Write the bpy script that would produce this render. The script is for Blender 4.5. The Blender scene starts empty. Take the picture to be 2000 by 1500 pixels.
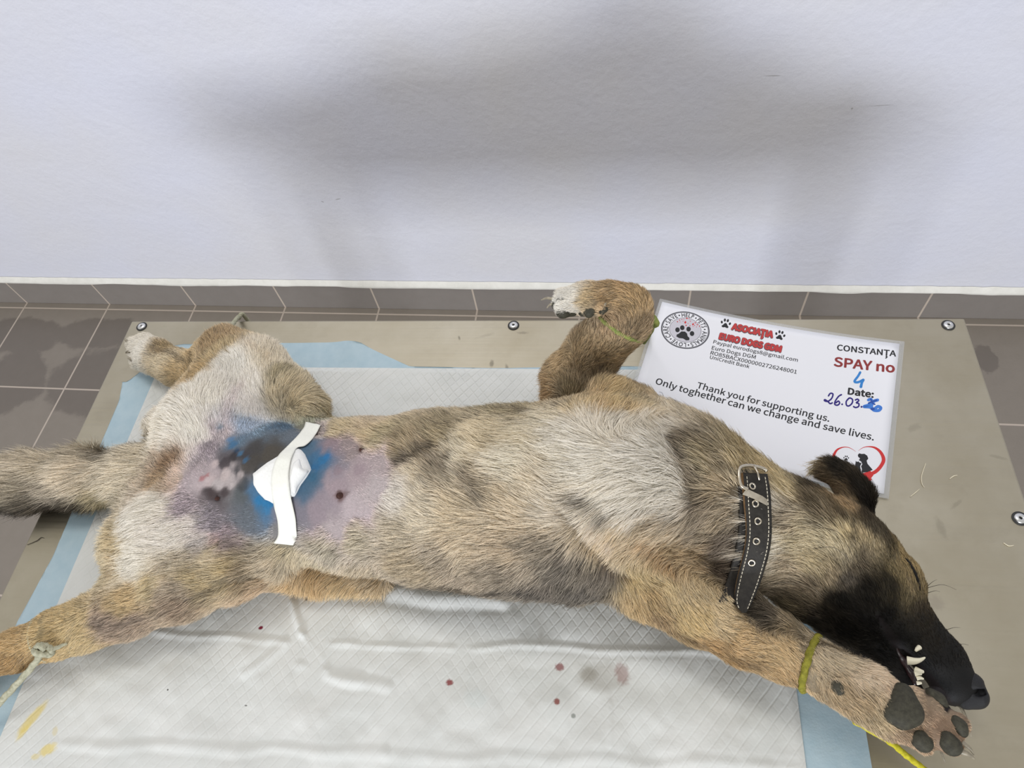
import bpy, bmesh, math
import numpy as np
from mathutils import Vector, Matrix
from mathutils.bvhtree import BVHTree
from mathutils.kdtree import KDTree

SC = bpy.context.scene
COL = SC.collection
rng = np.random.default_rng(7)

# ------------------------------------------------------------------ camera
CAM = np.array([1.77507501, -1.26777177, 1.57575439])
RM = np.array([[0.9873942157825162, 0.11116341644546507, -0.1126736769764895],
               [-0.03256013479885547, 0.8392909372328474, 0.5427066982272183],
               [-0.15489512665384456, 0.5321967845853456, -0.8323305126065659]])
FPX = 1363.67
cd = bpy.data.cameras.new('camera'); cam = bpy.data.objects.new('camera', cd); COL.objects.link(cam)
cd.sensor_width = 36.0; cd.lens = FPX / 2000 * 36.0; cd.clip_start = 0.02
M = Matrix.Identity(4)
for i in range(3):
    M[i][0] = RM[0][i]; M[i][1] = RM[1][i]; M[i][2] = -RM[2][i]; M[i][3] = CAM[i]
cam.matrix_world = M
SC.camera = cam

# ------------------------------------------------------------------ light and exposure
SC.view_settings.view_transform = 'Standard'; SC.view_settings.look = 'None'
SC.view_settings.gamma = 1.0; SC.view_settings.exposure = 0.09; SC.view_settings.use_curve_mapping = False
world = bpy.data.worlds.new('world'); SC.world = world; world.use_nodes = True
bg = world.node_tree.nodes['Background']; bg.inputs[0].default_value = (1.0, 0.99, 0.98, 1); bg.inputs[1].default_value = 0.61


def area(name, loc, target, sx, sy, power, color):
    l = bpy.data.lights.new(name, 'AREA'); l.shape = 'RECTANGLE'; l.size = sx; l.size_y = sy; l.energy = power; l.color = color
    o = bpy.data.objects.new(name, l); COL.objects.link(o); o.location = loc
    o.rotation_euler = (Vector(target) - Vector(loc)).to_track_quat('-Z', 'Y').to_euler()
    return o


area('window_light', (1.60, -5.6, 1.68), (1.60, 0, .65), 1.25, 0.8, 150, (.88, .92, 1.0))
area('ceiling_light', (1.3, -.55, 2.75), (1.3, -.6, 0), 1.2, 0.4, 11, (1, .97, .93))

# ------------------------------------------------------------------ helpers
ZT = 0.818
T = 0.30


def ray(u):
    d = np.array([(u[0] - 1000) / FPX, -(u[1] - 750) / FPX, 1.0])
    return d @ RM


def at(x, y, h=0.0):
    d = ray((x, y)); return CAM + d * ((ZT + h - CAM[2]) / d[2])


def project(P):
    q = (np.atleast_2d(P) - CAM) @ RM.T
    return np.stack([1000 + FPX * q[:, 0] / q[:, 2], 750 - FPX * q[:, 1] / q[:, 2]], 1)


def depth(p): return float((np.asarray(p) - CAM) @ RM[2])


TA = math.radians(1.5693); TL = np.array([1.04478726, -0.69332692, ZT])
TMAT = Matrix.Translation(TL) @ Matrix.Rotation(TA, 4, 'Z')
TINV = TMAT.inverted()


def tabxy(x, y, h=0.0):
    v = TINV @ Vector(at(x, y, h)); return np.array(v)


def hexc(h, k=1.0):
    h = h.lstrip('#'); c = [int(h[i:i + 2], 16) / 255 for i in (0, 2, 4)]
    return tuple(min(1.0, k * (v / 12.92 if v < .04045 else ((v + .055) / 1.055) ** 2.4)) for v in c)


def tag(o, label=None, cat=None, group=None, kind=None):
    if label: o['label'] = label
    if cat: o['category'] = cat
    if group: o['group'] = group
    if kind: o['kind'] = kind
    return o


def mesh_obj(name, verts, faces, mat=None, parent=None, smooth=True):
    me = bpy.data.meshes.new(name)
    verts = [tuple(map(float, v)) for v in verts]
    me.from_pydata(verts, [], [tuple(int(i) for i in f) for f in faces]); me.update()
    o = bpy.data.objects.new(name, me); COL.objects.link(o)
    if mat: me.materials.append(mat)
    if smooth: me.polygons.foreach_set('use_smooth', [True] * len(me.polygons))
    if parent: o.parent = parent
    return o


def bm_obj(name, bm, mat=None, parent=None, smooth=False):
    me = bpy.data.meshes.new(name); bm.to_mesh(me); bm.free()
    o = bpy.data.objects.new(name, me); COL.objects.link(o)
    if mat: me.materials.append(mat)
    if smooth: me.polygons.foreach_set('use_smooth', [True] * len(me.polygons))
    if parent: o.parent = parent
    return o


def empty(name, loc=(0, 0, 0)):
    o = bpy.data.objects.new(name, None); COL.objects.link(o); o.empty_display_size = .05
    o.location = loc; return o


def box(bm, x0, x1, y0, y1, z0, z1, bev=0.0):
    r = bmesh.ops.create_cube(bm, size=1.0)
    for v in r['verts']:
        v.co = Vector(((x0 + x1) / 2 + v.co.x * (x1 - x0), (y0 + y1) / 2 + v.co.y * (y1 - y0), (z0 + z1) / 2 + v.co.z * (z1 - z0)))
    if bev:
        es = list({e for v in r['verts'] for e in v.link_edges})
        bmesh.ops.bevel(bm, geom=es, offset=bev, segments=2, affect='EDGES', profile=.5)


def smooth_path(pts, n=8):
    P = np.array(pts, float); out = []
    for i in range(len(P) - 1):
        p0, p1, p2, p3 = P[max(i - 1, 0)], P[i], P[i + 1], P[min(i + 2, len(P) - 1)]
        for k in range(n):
            t = k / n
            out.append(.5 * (2 * p1 + (p2 - p0) * t + (2 * p0 - 5 * p1 + 4 * p2 - p3) * t * t + (3 * p1 - p0 - 3 * p2 + p3) * t ** 3))
    out.append(P[-1]); return np.array(out)


def tube_data(pts, r, seg=10, cap=True, twist=0.0):
    P = np.array(pts, float); n = len(P); r = np.broadcast_to(np.asarray(r, float), (n,))
    tan = np.gradient(P, axis=0); tan /= np.linalg.norm(tan, axis=1)[:, None] + 1e-12
    ref = np.array([0, 0, 1.0]) if abs(tan[0][2]) < .9 else np.array([1.0, 0, 0])
    u = np.cross(tan[0], ref); u /= np.linalg.norm(u)
    V = []; F = []
    for i in range(n):
        u = u - tan[i] * (u @ tan[i]); u /= np.linalg.norm(u); w = np.cross(tan[i], u)
        for k in range(seg):
            a = 2 * math.pi * k / seg + twist * i
            rr = r[i] * (1 + (.13 * math.cos(3 * a - twist * i * 4) if twist else 0))
            V.append(P[i] + rr * (math.cos(a) * u + math.sin(a) * w))
    for i in range(n - 1):
        for k in range(seg):
            a = i * seg + k; b = i * seg + (k + 1) % seg
            F.append((a, b, b + seg, a + seg))
    if cap:
        F.append(tuple(range(seg - 1, -1, -1))); F.append(tuple(range((n - 1) * seg, n * seg)))
    return V, F


def join_data(parts):
    V = []; F = []
    for v, f in parts:
        o = len(V); V += list(v); F += [tuple(i + o for i in q) for q in f]
    return V, F


# ------------------------------------------------------------------ materials
def mat(name, color=(.8, .8, .8), rough=.6, metal=0.0, spec=.5):
    m = bpy.data.materials.new(name); m.use_nodes = True
    b = m.node_tree.nodes['Principled BSDF']
    b.inputs['Base Color'].default_value = (*color[:3], 1); b.inputs['Roughness'].default_value = rough
    b.inputs['Metallic'].default_value = metal; b.inputs['Specular IOR Level'].default_value = spec
    return m


class NT:
    def __init__(s, m): s.m = m; s.t = m.node_tree; s.b = s.t.nodes['Principled BSDF']

    def n(s, ty, **kw):
        n = s.t.nodes.new(ty)
        for k, v in kw.items():
            if k.startswith('i_'):
                key = k[2:]; n.inputs[int(key) if key.isdigit() else key].default_value = v
            else: setattr(n, k, v)
        return n

    def l(s, a, b): s.t.links.new(a, b)

    def val(s, x, sock):
        if hasattr(x, 'is_output'): s.l(x, sock)
        else: sock.default_value = x

    def math(s, op, a, b=None, clamp=False):
        n = s.n('ShaderNodeMath', operation=op, use_clamp=clamp); s.val(a, n.inputs[0])
        if b is not None: s.val(b, n.inputs[1])
        return n.outputs[0]

    def mix(s, f, a, b):
        n = s.n('ShaderNodeMix', data_type='RGBA')
        s.val(f, n.inputs[0])
        for x, k in ((a, 6), (b, 7)):
            if hasattr(x, 'is_output'): s.l(x, n.inputs[k])
            else: n.inputs[k].default_value = (*x[:3], 1)
        return n.outputs[2]

    def coord(s, kind='Object'):
        return s.n('ShaderNodeTexCoord').outputs[kind]

    def noise(s, scale, detail=3, vec=None, rough=.5, dist=0.0):
        n = s.n('ShaderNodeTexNoise'); n.inputs['Scale'].default_value = scale; n.inputs['Detail'].default_value = detail
        n.inputs['Roughness'].default_value = rough; n.inputs['Distortion'].default_value = dist
        if vec is not None: s.l(vec, n.inputs['Vector'])
        return n.outputs['Fac']

    def ramp(s, x, lo, hi):
        n = s.n('ShaderNodeMapRange', clamp=True); s.val(x, n.inputs[0]); n.inputs[1].default_value = lo; n.inputs[2].default_value = hi
        return n.outputs[0]

    def smooth(s, x, lo, hi):
        n = s.n('ShaderNodeMapRange', clamp=True, interpolation_type='SMOOTHSTEP'); s.val(x, n.inputs[0])
        n.inputs[1].default_value = lo; n.inputs[2].default_value = hi
        return n.outputs[0]

    def mapping(s, vec, scale=(1, 1, 1), loc=(0, 0, 0), rot=(0, 0, 0)):
        n = s.n('ShaderNodeMapping'); s.l(vec, n.inputs[0]); n.inputs['Scale'].default_value = scale
        n.inputs['Location'].default_value = loc; n.inputs['Rotation'].default_value = rot
        return n.outputs[0]

    def bump(s, h, strength=.3, dist=.01, normal=None):
        n = s.n('ShaderNodeBump'); n.inputs['Strength'].default_value = strength; n.inputs['Distance'].default_value = dist
        s.l(h, n.inputs['Height'])
        if normal is not None: s.l(normal, n.inputs['Normal'])
        return n.outputs[0]

    def spot(s, vec, p, rx, ry=None, rot=0.0, wob=0.0, soft=.5):
        """smooth blob mask round point p (2D, object xy)"""
        ry = ry or rx
        mp = s.n('ShaderNodeMapping', vector_type='TEXTURE'); s.l(vec, mp.inputs[0])
        mp.inputs['Location'].default_value = (p[0], p[1], 0); mp.inputs['Rotation'].default_value = (0, 0, rot)
        mp.inputs['Scale'].default_value = (rx, ry, 1e3)
        ln = s.n('ShaderNodeVectorMath', operation='LENGTH'); s.l(mp.outputs[0], ln.inputs[0])
        d = ln.outputs['Value']
        if wob:
            nz = s.noise((3.0 if max(rx, ry) < .02 else 1.2) / max(rx, ry), 5, vec, .65); d = s.math('ADD', d, s.math('MULTIPLY', s.math('SUBTRACT', nz, .5), wob))
        return s.smooth(d, 1.0, 1.0 - soft)


def make_wall():
    m = mat('wall_paint', (.83, .83, .86), .75, spec=.25); k = NT(m); c = k.coord()
    n1 = k.noise(2.2, 4, c); n2 = k.noise(9, 3, c)
    base = k.mix(k.ramp(n1, .35, .65), hexc('#d8dae6'), hexc('#d9d9de'))
    # little chips and dark scratches in the paint (x, z on the wall)
    for px, py, rx, ry, rt in ((1510, 148, .022, .0016, -.03), (660, 389, .010, .002, .2), (630, 394, .005, .002, -.5), (1664, 212, .003, .003, 0), (1722, 206, .03, .001, .05)):
        d = ray((px, py)); p = CAM + d * ((-CAM[1]) / d[1])
        sw = k.n('ShaderNodeCombineXYZ'); sp = k.n('ShaderNodeSeparateXYZ'); k.l(c, sp.inputs[0])
        k.l(sp.outputs[0], sw.inputs[0]); k.l(sp.outputs[2], sw.inputs[1])
        mk = k.spot(sw.outputs[0], (p[0], p[2]), rx, ry, rt, .8, .6)
        base = k.mix(k.math('MULTIPLY', mk, .6), base, hexc('#8f8d8b'))
    k.l(base, k.b.inputs['Base Color'])
    h = k.math('ADD', k.noise(60, 4, c, .6), k.math('MULTIPLY', k.noise(6, 3, c, .6, .6), 2.2))
    k.l(k.bump(h, .16, .012), k.b.inputs['Normal'])
    return m


def tile_mat(name, base_a, base_b, offx, offy, joint_y, wet=()):
    m = mat(name, base_a, .45, spec=.35); k = NT(m); c = k.coord()
    sp = k.n('ShaderNodeSeparateXYZ'); k.l(c, sp.inputs[0])

    def joint(ax, off):
        x = k.math('ADD', k.math('DIVIDE', sp.outputs[ax], T), off + 40)
        d = k.math('ABSOLUTE', k.math('SUBTRACT', k.math('FRACT', x), .5))
        return k.smooth(d, .489, .494), x
    jx, ix = joint(0, offx)
    j = jx; iy = 0.0
    if joint_y: jy, iy = joint(1, offy); j = k.math('MAXIMUM', jx, jy)
    cell = k.n('ShaderNodeCombineXYZ'); k.l(k.math('FLOOR', ix), cell.inputs[0])
    if joint_y: k.l(k.math('FLOOR', iy), cell.inputs[1])
    wn = k.n('ShaderNodeTexWhiteNoise', noise_dimensions='3D'); k.l(cell.outputs[0], wn.inputs[0])
    n = k.noise(26, 5, c, .6); fine = k.noise(220, 2, c)
    f = k.math('ADD', k.math('MULTIPLY', wn.outputs[0], .25), k.math('MULTIPLY', n, .85))
    base = k.mix(f, base_a, base_b)
    base = k.mix(k.math('MULTIPLY', k.ramp(fine, .35, .75), .35), base, hexc('#8a837a'))
    dry = None
    if wet:
        w = None
        for (p, rx, ry) in wet:
            s = k.spot(c, p, rx, ry, 0, 1.1, .2); w = s if w is None else k.math('MAXIMUM', w, s)
        base = k.mix(k.math('MULTIPLY', w, .45), base, hexc('#514943'))
        k.l(k.math('SUBTRACT', .5, k.math('MULTIPLY', w, .12)), k.b.inputs['Roughness'])
    base = k.mix(j, base, hexc('#bdb0a2'))
    k.l(base, k.b.inputs['Base Color'])
    h = k.math('ADD', k.math('MULTIPLY', k.noise(70, 4, c, .6), .25), k.math('SUBTRACT', 1.0, j))
    k.l(k.bump(h, .35, .002), k.b.inputs['Normal'])
    return m


def steel_mat(name='brushed_steel', stains=True):
    m = mat(name, hexc('#b9b19d'), .34, 1.0); k = NT(m); c = k.coord()
    n = k.noise(1.0, 4, k.mapping(c, (4, 260, 40)), .6); n2 = k.noise(7, 5, c, .6); n3 = k.noise(40, 4, c, .6)
    base = k.mix(k.ramp(n2, .3, .7), hexc('#bdb6a3'), hexc('#aca38d'))
    base = k.mix(k.math('MULTIPLY', k.ramp(n3, .55, .8), .25), base, hexc('#9c937f'))
    if stains:
        for px, py, rx, ry, rt, st, colr in ((1785, 835, .012, .006, .5, .3, '#777062'), (1838, 1032, .006, .016, .1, .35, '#777062'), (1868, 985, .012, .003, .7, .3, '#777062'), (1950, 893, .013, .003, -.3, .3, '#777062'),
                                       (1828, 1178, .011, .011, 0, .3, '#847672'), (1450, 690, .10, .04, .2, .12, '#8d8577'), (215, 800, .03, .03, 0, .25, '#8f8775'), (380, 650, .05, .02, 0, .18, '#8f8775'),
                                       (1900, 1440, .12, .05, 0, .12, '#8c8170'), (950, 655, .02, .004, .3, .25, '#6f685c'), (1020, 650, .01, .003, 0, .4, '#4d473f'), (960, 710, .004, .008, 0, .6, '#3b372f'), (990, 718, .003, .008, .3, .6, '#3b372f'), (897, 660, .002, .005, .3, .6, '#3b372f')):
            p = tabxy(px, py); mk = k.spot(c, p, rx, ry, rt, 1.2, .7)
            base = k.mix(k.math('MULTIPLY', mk, st * .75), base, hexc(colr))
    k.l(base, k.b.inputs['Base Color'])
    k.l(k.math('ADD', .34, k.math('MULTIPLY', n, .22)), k.b.inputs['Roughness'])
    k.l(k.bump(k.math('ADD', n, k.math('MULTIPLY', n2, 2.0)), .06, .002), k.b.inputs['Normal'])
    return m


def quilt_mat():
    m = mat('quilted_tissue', hexc('#f1f1ec'), .85, spec=.2); k = NT(m); c = k.coord()
    sp = k.n('ShaderNodeSeparateXYZ'); k.l(c, sp.inputs[0])
    wv = k.noise(14, 2, c)
    wob = k.math('MULTIPLY', k.math('SUBTRACT', wv, .5), .6)
    a = k.math('ADD', k.math('ADD', k.math('DIVIDE', sp.outputs[0], .0125), k.math('DIVIDE', sp.outputs[1], .0155)), wob)
    b = k.math('ADD', k.math('SUBTRACT', k.math('DIVIDE', sp.outputs[0], .0125), k.math('DIVIDE', sp.outputs[1], .0155)), wob)

    def tri(x): return k.math('MULTIPLY', k.math('ABSOLUTE', k.math('SUBTRACT', k.math('FRACT', k.math('ADD', x, 50.0)), .5)), 2.0)
    ga = k.smooth(tri(a), 1.0, .68); gb = k.smooth(tri(b), 1.0, .68)
    # the quilting is crisp toward the back, soft and crushed toward the front
    keep = k.math('ADD', k.math('MULTIPLY', k.ramp(sp.outputs[1], -.52, -.22), .6), .30)
    soft = k.ramp(k.noise(8, 3, c), .38, .62); soft2 = k.ramp(k.noise(11, 3, k.mapping(c, (1, 1, 1), (3, 5, 0))), .42, .62)
    wa = k.math('MULTIPLY', keep, k.math('ADD', .45, k.math('MULTIPLY', soft, .55)))
    wb = k.math('MULTIPLY', k.math('MULTIPLY', keep, keep), k.math('ADD', .15, k.math('MULTIPLY', soft2, .85)))
    h = k.math('SUBTRACT', 1.0, k.math('MAXIMUM', k.math('MULTIPLY', k.math('SUBTRACT', 1.0, gb), wa), k.math('MULTIPLY', k.math('SUBTRACT', 1.0, ga), wb)))
    fine = k.noise(160, 3, c, .6); mid = k.noise(18, 4, c, .6, .5)
    hh = k.math('ADD', k.math('ADD', k.math('MULTIPLY', h, 1.0), k.math('MULTIPLY', fine, .22)), k.math('MULTIPLY', mid, 1.5))
    k.l(k.bump(hh, .5, .0014), k.b.inputs['Normal'])
    base = k.mix(k.ramp(mid, .3, .7), hexc('#dcddd9'), hexc('#d2d4d0'))
    stains = [(1175, 1325, .034, .018, 0.0, .75, .38, '#8b8577'), (1150, 1318, .012, .010, 0, .9, .35, '#7e7462'), (1215, 1318, .009, .013, .2, 1.0, .55, '#8a5f58'), (1093, 1303, .006, .005, 0, 1.0, .8, '#8a4a4a'), (1088, 1371, .004, .004, 0, .6, .9, '#8a4a42'),
              (878, 1333, .005, .004, 0, .8, .9, '#8a3a3a'), (509, 1226, .0035, .0025, .4, .5, 1.0, '#7a2438'), (330, 1348, .0012, .0012, 0, .3, .9, '#222'), (480, 1378, .002, .001, 0, .3, .7, '#444'),
              (63, 1402, .007, .024, -.5, .8, .75, '#dcc874'), (45, 1430, .004, .012, -.4, .8, .6, '#dcc874'), (93, 1464, .012, .007, .5, .8, .75, '#dcc874'), (107, 1428, .004, .006, .3, .8, .35, '#d4c070'), (68, 1478, .006, .004, 0, .9, .5, '#dcc874'),
              (930, 1365, .016, .012, 0, .8, .10, '#93b3b5'), (1120, 1399, .003, .003, 0, .6, .6, '#555c52'), (598, 1170, .002, .003, .4, .3, .9, '#333')]
    for px, py, rx, ry, rt, wb, st, colr in stains:
        mk = k.spot(c, tabxy(px, py, .004), rx, ry, rt, wb, .55)
        base = k.mix(k.math('MULTIPLY', mk, st), base, hexc(colr if len(colr) == 7 else '#2a2622'))
    k.l(base, k.b.inputs['Base Color'])
    k.b.inputs['Subsurface Weight'].default_value = 0.0
    return m


def noisy_mat(name, a, b, scale=30, rough=.6, bumpd=.001, bs=.3, spec=.4, metal=0.0):
    m = mat(name, a, rough, metal, spec); k = NT(m); c = k.coord()
    n = k.noise(scale, 4, c, .6)
    k.l(k.mix(k.ramp(n, .3, .7), a, b), k.b.inputs['Base Color'])
    k.l(k.bump(k.noise(scale * 4, 3, c, .6), bs, bumpd), k.b.inputs['Normal'])
    return m


def attr_mat(name, attr, rough, spec, bumpd=0.0, sss=0.0):
    m = mat(name, (.5, .5, .5), rough, 0, spec); k = NT(m)
    a = k.n('ShaderNodeAttribute', attribute_name=attr)
    colr = a.outputs['Color']
    if bumpd:
        f_ = k.math('ADD', .72, k.math('MULTIPLY', k.noise(420, 4, k.coord(), .7), .56))
        vm = k.n('ShaderNodeVectorMath', operation='SCALE'); k.l(colr, vm.inputs[0]); k.l(f_, vm.inputs['Scale']); colr = vm.outputs[0]
    k.l(colr, k.b.inputs['Base Color'])
    if bumpd:
        k.l(k.bump(k.noise(700, 3, k.coord(), .6), .35, bumpd), k.b.inputs['Normal'])
    return m


M_STEEL = steel_mat(); M_STEEL2 = noisy_mat('frame_steel', hexc('#a9a49a'), hexc('#8f8a80'), 12, .4, .0005, .1, .5, .9)
M_BLUE = noisy_mat('blue_plastic_backing', hexc('#b3c8d1'), hexc('#a8c0cb'), 60, .42, .0006, .35)
M_QUILT = quilt_mat()
M_ROPE = noisy_mat('grey_green_cord', hexc('#c3c0a8'), hexc('#9c9b84'), 300, .9, .001, .6, .1)
M_YROPE = noisy_mat('yellow_cord', hexc('#d8cf3e'), hexc('#b9ae30'), 300, .8, .001, .6, .1)
M_YBAND = noisy_mat('olive_yellow_band', hexc('#98933c'), hexc('#74712f'), 300, .85, .001, .6, .1)
M_GBAND = noisy_mat('green_band', hexc('#9aa05a'), hexc('#6f8046'), 200, .85, .001, .6, .1)

# ------------------------------------------------------------------ the room
wall = mesh_obj('wall_back', [], []); bpy.data.objects.remove(wall)
bm = bmesh.new(); box(bm, -2.6, 6.2, 0, .12, 0, 3.0); wall = tag(bm_obj('wall_back', bm, make_wall()), kind='structure')
FL_A, FL_B = hexc('#7f776c'), hexc('#8e857a')
JX = 0.5; RW = .5975
wet = []
for px, py, rx, ry in ((45, 655, .17, .075), (190, 650, .16, .07), (205, 745, .20, .15), (20, 745, .13, .13), (1925, 700, .03, .05)):
    d = ray((px, py)); p = CAM + d * (-CAM[2] / d[2]); wet.append(((p[0], p[1]), rx, ry))
bm = bmesh.new(); box(bm, -2.6, 6.2, -4.0, 0, -.1, 0)
floor = tag(bm_obj('floor', bm, tile_mat('floor_tiles', FL_A, FL_B, .5, RW + .5, True, wet)), kind='structure')
BB = .3488 * T
bm = bmesh.new(); box(bm, -2.6, 6.2, -.008, 0, 0, BB, .0015)
base = tag(bm_obj('baseboard_back', bm, tile_mat('baseboard_tiles', hexc('#7d7772'), hexc('#8b8580'), .5, 0, False)), kind='structure')


def vnoise(P, scale, seed=0):
    """smooth value noise on Nx3 points"""
    P = np.asarray(P, np.float64) * scale + 100.0 + seed * 17.3
    I = np.floor(P).astype(np.int64); f = P - I; f = f * f * (3 - 2 * f)
    out = np.zeros(len(P))
    for dx in (0, 1):
        for dy in (0, 1):
            for dz in (0, 1):
                h = (I[:, 0] + dx) * 73856093 ^ (I[:, 1] + dy) * 19349663 ^ (I[:, 2] + dz) * 83492791 ^ (seed * 2654435761 & 0x7fffffff)
                h = (h ^ (h >> 13)) * 1274126177 & 0x7fffffff
                h = (h ^ (h >> 16)) & 0xffff
                w = (f[:, 0] if dx else 1 - f[:, 0]) * (f[:, 1] if dy else 1 - f[:, 1]) * (f[:, 2] if dz else 1 - f[:, 2])
                out += w * (h / 65535.0)
    return out


# uneven white plaster bead above the tile skirting
xs = np.linspace(-2.6, 6.2, 1100)
nz = vnoise(np.stack([xs, xs * 0, xs * 0], 1), 9, 3); nz2 = vnoise(np.stack([xs, xs * 0, xs * 0], 1), 40, 5)
V = []; F = []
for i, x in enumerate(xs):
    lo = BB - .004 - .014 * max(0, nz[i] - .55) - .002 * nz2[i]; hi = BB + .012 + .004 * nz2[i]
    V += [(x, -.0085, lo), (x, -.0115, lo + .004), (x, -.0105, BB + .002), (x, -.001, hi)]
for i in range(len(xs) - 1):
    for k_ in range(3):
        a = i * 4 + k_; F.append((a, a + 4, a + 5, a + 1))
trim = tag(mesh_obj('trim_1', V, F, noisy_mat('plaster_bead', hexc('#e9e7df'), hexc('#dbd9d0'), 25, .8, .002, .4, .2)), kind='structure')

# ------------------------------------------------------------------ the table
W_T, D_T = 1.1584, 0.585
table = empty('examination_table'); table.matrix_world = Matrix.Translation((TL[0], TL[1], 0)) @ Matrix.Rotation(TA, 4, 'Z')
tag(table, 'stainless steel examination table with a beige sheen, the dog lying on it', 'table')
bm = bmesh.new(); box(bm, 0, W_T, -D_T, 0, ZT - .022, ZT, .0022)
tp = bm_obj('tabletop', bm, M_STEEL, table)
# material coordinates: same as the table frame
ins = .055
for a in ((ins, W_T - ins, -.035 - .03, -.035), (ins, W_T - ins, -D_T + .035, -D_T + .065)):
    bm = bmesh.new(); box(bm, *a, ZT - .09, ZT - .022, .002); bm_obj('long_rail', bm, M_STEEL2, table)
for x0 in (ins, W_T - ins - .03):
    bm = bmesh.new(); box(bm, x0, x0 + .03, -D_T + .04, -.04, ZT - .088, ZT - .022, .002); bm_obj('end_rail', bm, M_STEEL2, table)
for x0 in (ins, W_T - ins - .035):
    for y0 in (-.07, -D_T + .035):
        bm = bmesh.new(); box(bm, x0, x0 + .035, y0, y0 + .035, .012, ZT - .022, .003)
        lg = bm_obj('leg', bm, M_STEEL2, table)
        bm = bmesh.new(); bmesh.ops.create_cone(bm, cap_ends=True, segments=20, radius1=.024, radius2=.02, depth=.014, matrix=Matrix.Translation((x0 + .0175, y0 + .0175, .007)))
        bm_obj('rubber_foot', bm, mat('black_rubber', (.02, .02, .02), .7), lg)
for x0 in (ins + .005, W_T - ins - .03):
    bm = bmesh.new(); box(bm, x0, x0 + .025, -D_T + .06, -.06, .2, .225, .002); bm_obj('stretcher', bm, M_STEEL2, table)
bm = bmesh.new(); box(bm, ins + .025, W_T - ins - .025, -D_T / 2 - .012, -D_T / 2 + .012, .2, .225, .002); bm_obj('stretcher', bm, M_STEEL2, table)
M_SCREW = mat('bright_steel', hexc('#d8d8d6'), .28, 1.0); M_WASH = mat('black_washer', (.025, .025, .024), .6); M_HOLE = mat('socket_dark', (.012, .012, .012), .8)
for px, py in ((277, 638), (1003, 636), (1852, 635.5), (1992, 1013)):
    p = tabxy(px, py)

    def lathe(prof, seg=28):
        V = []; F = []
        for r, z in prof:
            for k_ in range(seg):
                a = 2 * math.pi * k_ / seg; V.append((p[0] + r * math.cos(a), p[1] + r * math.sin(a), ZT + z))
        for i in range(len(prof) - 1):
            for k_ in range(seg):
                a = i * seg + k_; b = i * seg + (k_ + 1) % seg; F.append((a, b, b + seg, a + seg))
        F.append(tuple(range((len(prof) - 1) * seg, len(prof) * seg)))
        return V, F
    sc = mesh_obj('screw', *lathe([(.0062, 0), (.0062, .001), (.005, .0024), (.0028, .0030), (.0021, .0030), (.0019, .0012)]), M_SCREW, table)
    mesh_obj('rubber_washer', *lathe([(.0080, 0), (.0080, .0008), (.0072, .0012), (.0055, .0012)]), M_WASH, sc)
    mesh_obj('socket', *lathe([(.0019, .0013), (.0012, .00135)]), M_HOLE, sc)

# ------------------------------------------------------------------ the underpad
def tgrid(u0, u1, nu, v0, v1, nv, fz, name, m, parent):
    us = np.linspace(u0, u1, nu); vs = np.linspace(v0, v1, nv)
    U, Vv = np.meshgrid(us, vs); P = fz(U.ravel(), Vv.ravel())
    F = [(j * nu + i, (j + 1) * nu + i, (j + 1) * nu + i + 1, j * nu + i + 1) for j in range(nv - 1) for i in range(nu - 1)]
    return mesh_obj(name, P, F, m, parent)


VF = -.584   # where the pad bends over the front edge


def hang(v, z):
    """v beyond the front edge turns down"""
    s = np.maximum(0, VF - v); R_ = .010; th = np.minimum(s / R_, math.pi / 2); rest = np.maximum(0, s - R_ * math.pi / 2)
    vv = np.where(s > 0, VF - (R_ + z) * np.sin(th), v)
    zz = np.where(s > 0, z * np.cos(th) - R_ * (1 - np.cos(th)) - rest, z)
    return vv, zz


pad = empty('disposable_underpad'); pad.matrix_world = TMAT
tag(pad, 'white quilted absorbent underpad with a pale blue plastic border, spread under the dog', 'underpad')


def seg_d(u, v, a, b):
    a = np.array(a); b = np.array(b); ab = b - a; t = np.clip(((u - a[0]) * ab[0] + (v - a[1]) * ab[1]) / (ab @ ab), 0, 1)
    return np.hypot(u - a[0] - t * ab[0], v - a[1] - t * ab[1]), t


def T2(x, y): return tabxy(x, y, .004)[:2]


CREASES = [(T2(5, 1444), T2(760, 1476), .0017, .006), (T2(760, 1476), T2(1560, 1496), .0014, .006), (T2(640, 1258), T2(1050, 1268), .0022, .004), (T2(1050, 1268), T2(1570, 1278), .0022, .004), (T2(575, 1175), T2(592, 1235), .004, .005), (T2(592, 1235), T2(640, 1300), .003, .006), (T2(300, 1240), T2(560, 1252), .0018, .004),
           (T2(560, 1255), T2(480, 1310), .002, .006), (T2(640, 1310), T2(700, 1330), .0025, .008), (T2(1190, 1370), T2(1192, 1460), .0016, .003), (T2(760, 1165), T2(980, 1172), .006, .010), (T2(590, 1300), T2(760, 1345), .0022, .007)]


def core_z(u, v):
    P3 = np.stack([u, v, u * 0], 1)
    z = .0052 + .0060 * (vnoise(P3, 14, 1) - .5) + .0032 * (vnoise(P3, 38, 2) - .5) + .0012 * (vnoise(P3, 90, 5) - .5)
    for i, (a, b, am, w) in enumerate(CREASES):
        d, t = seg_d(u + .012 * (vnoise(P3, 22, 9) - .5), v + .012 * (vnoise(P3, 22, 8) - .5), a, b)
        z = z + .6 * am * (np.exp(-(d / w) ** 2) - .75 * np.exp(-((d - 1.1 * w) / (w * .45)) ** 2) * .6)
    # diamonds of the quilting
    wob = .5 * (vnoise(P3, 14, 6) - .5)
    edge = np.minimum(np.minimum(u - .08, .895 - u), -.0845 - v)
    z = np.where(edge < .006, np.minimum(z, .0036 + .3 * np.maximum(edge, 0)), z)
    return np.maximum(z, .0036)


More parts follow.
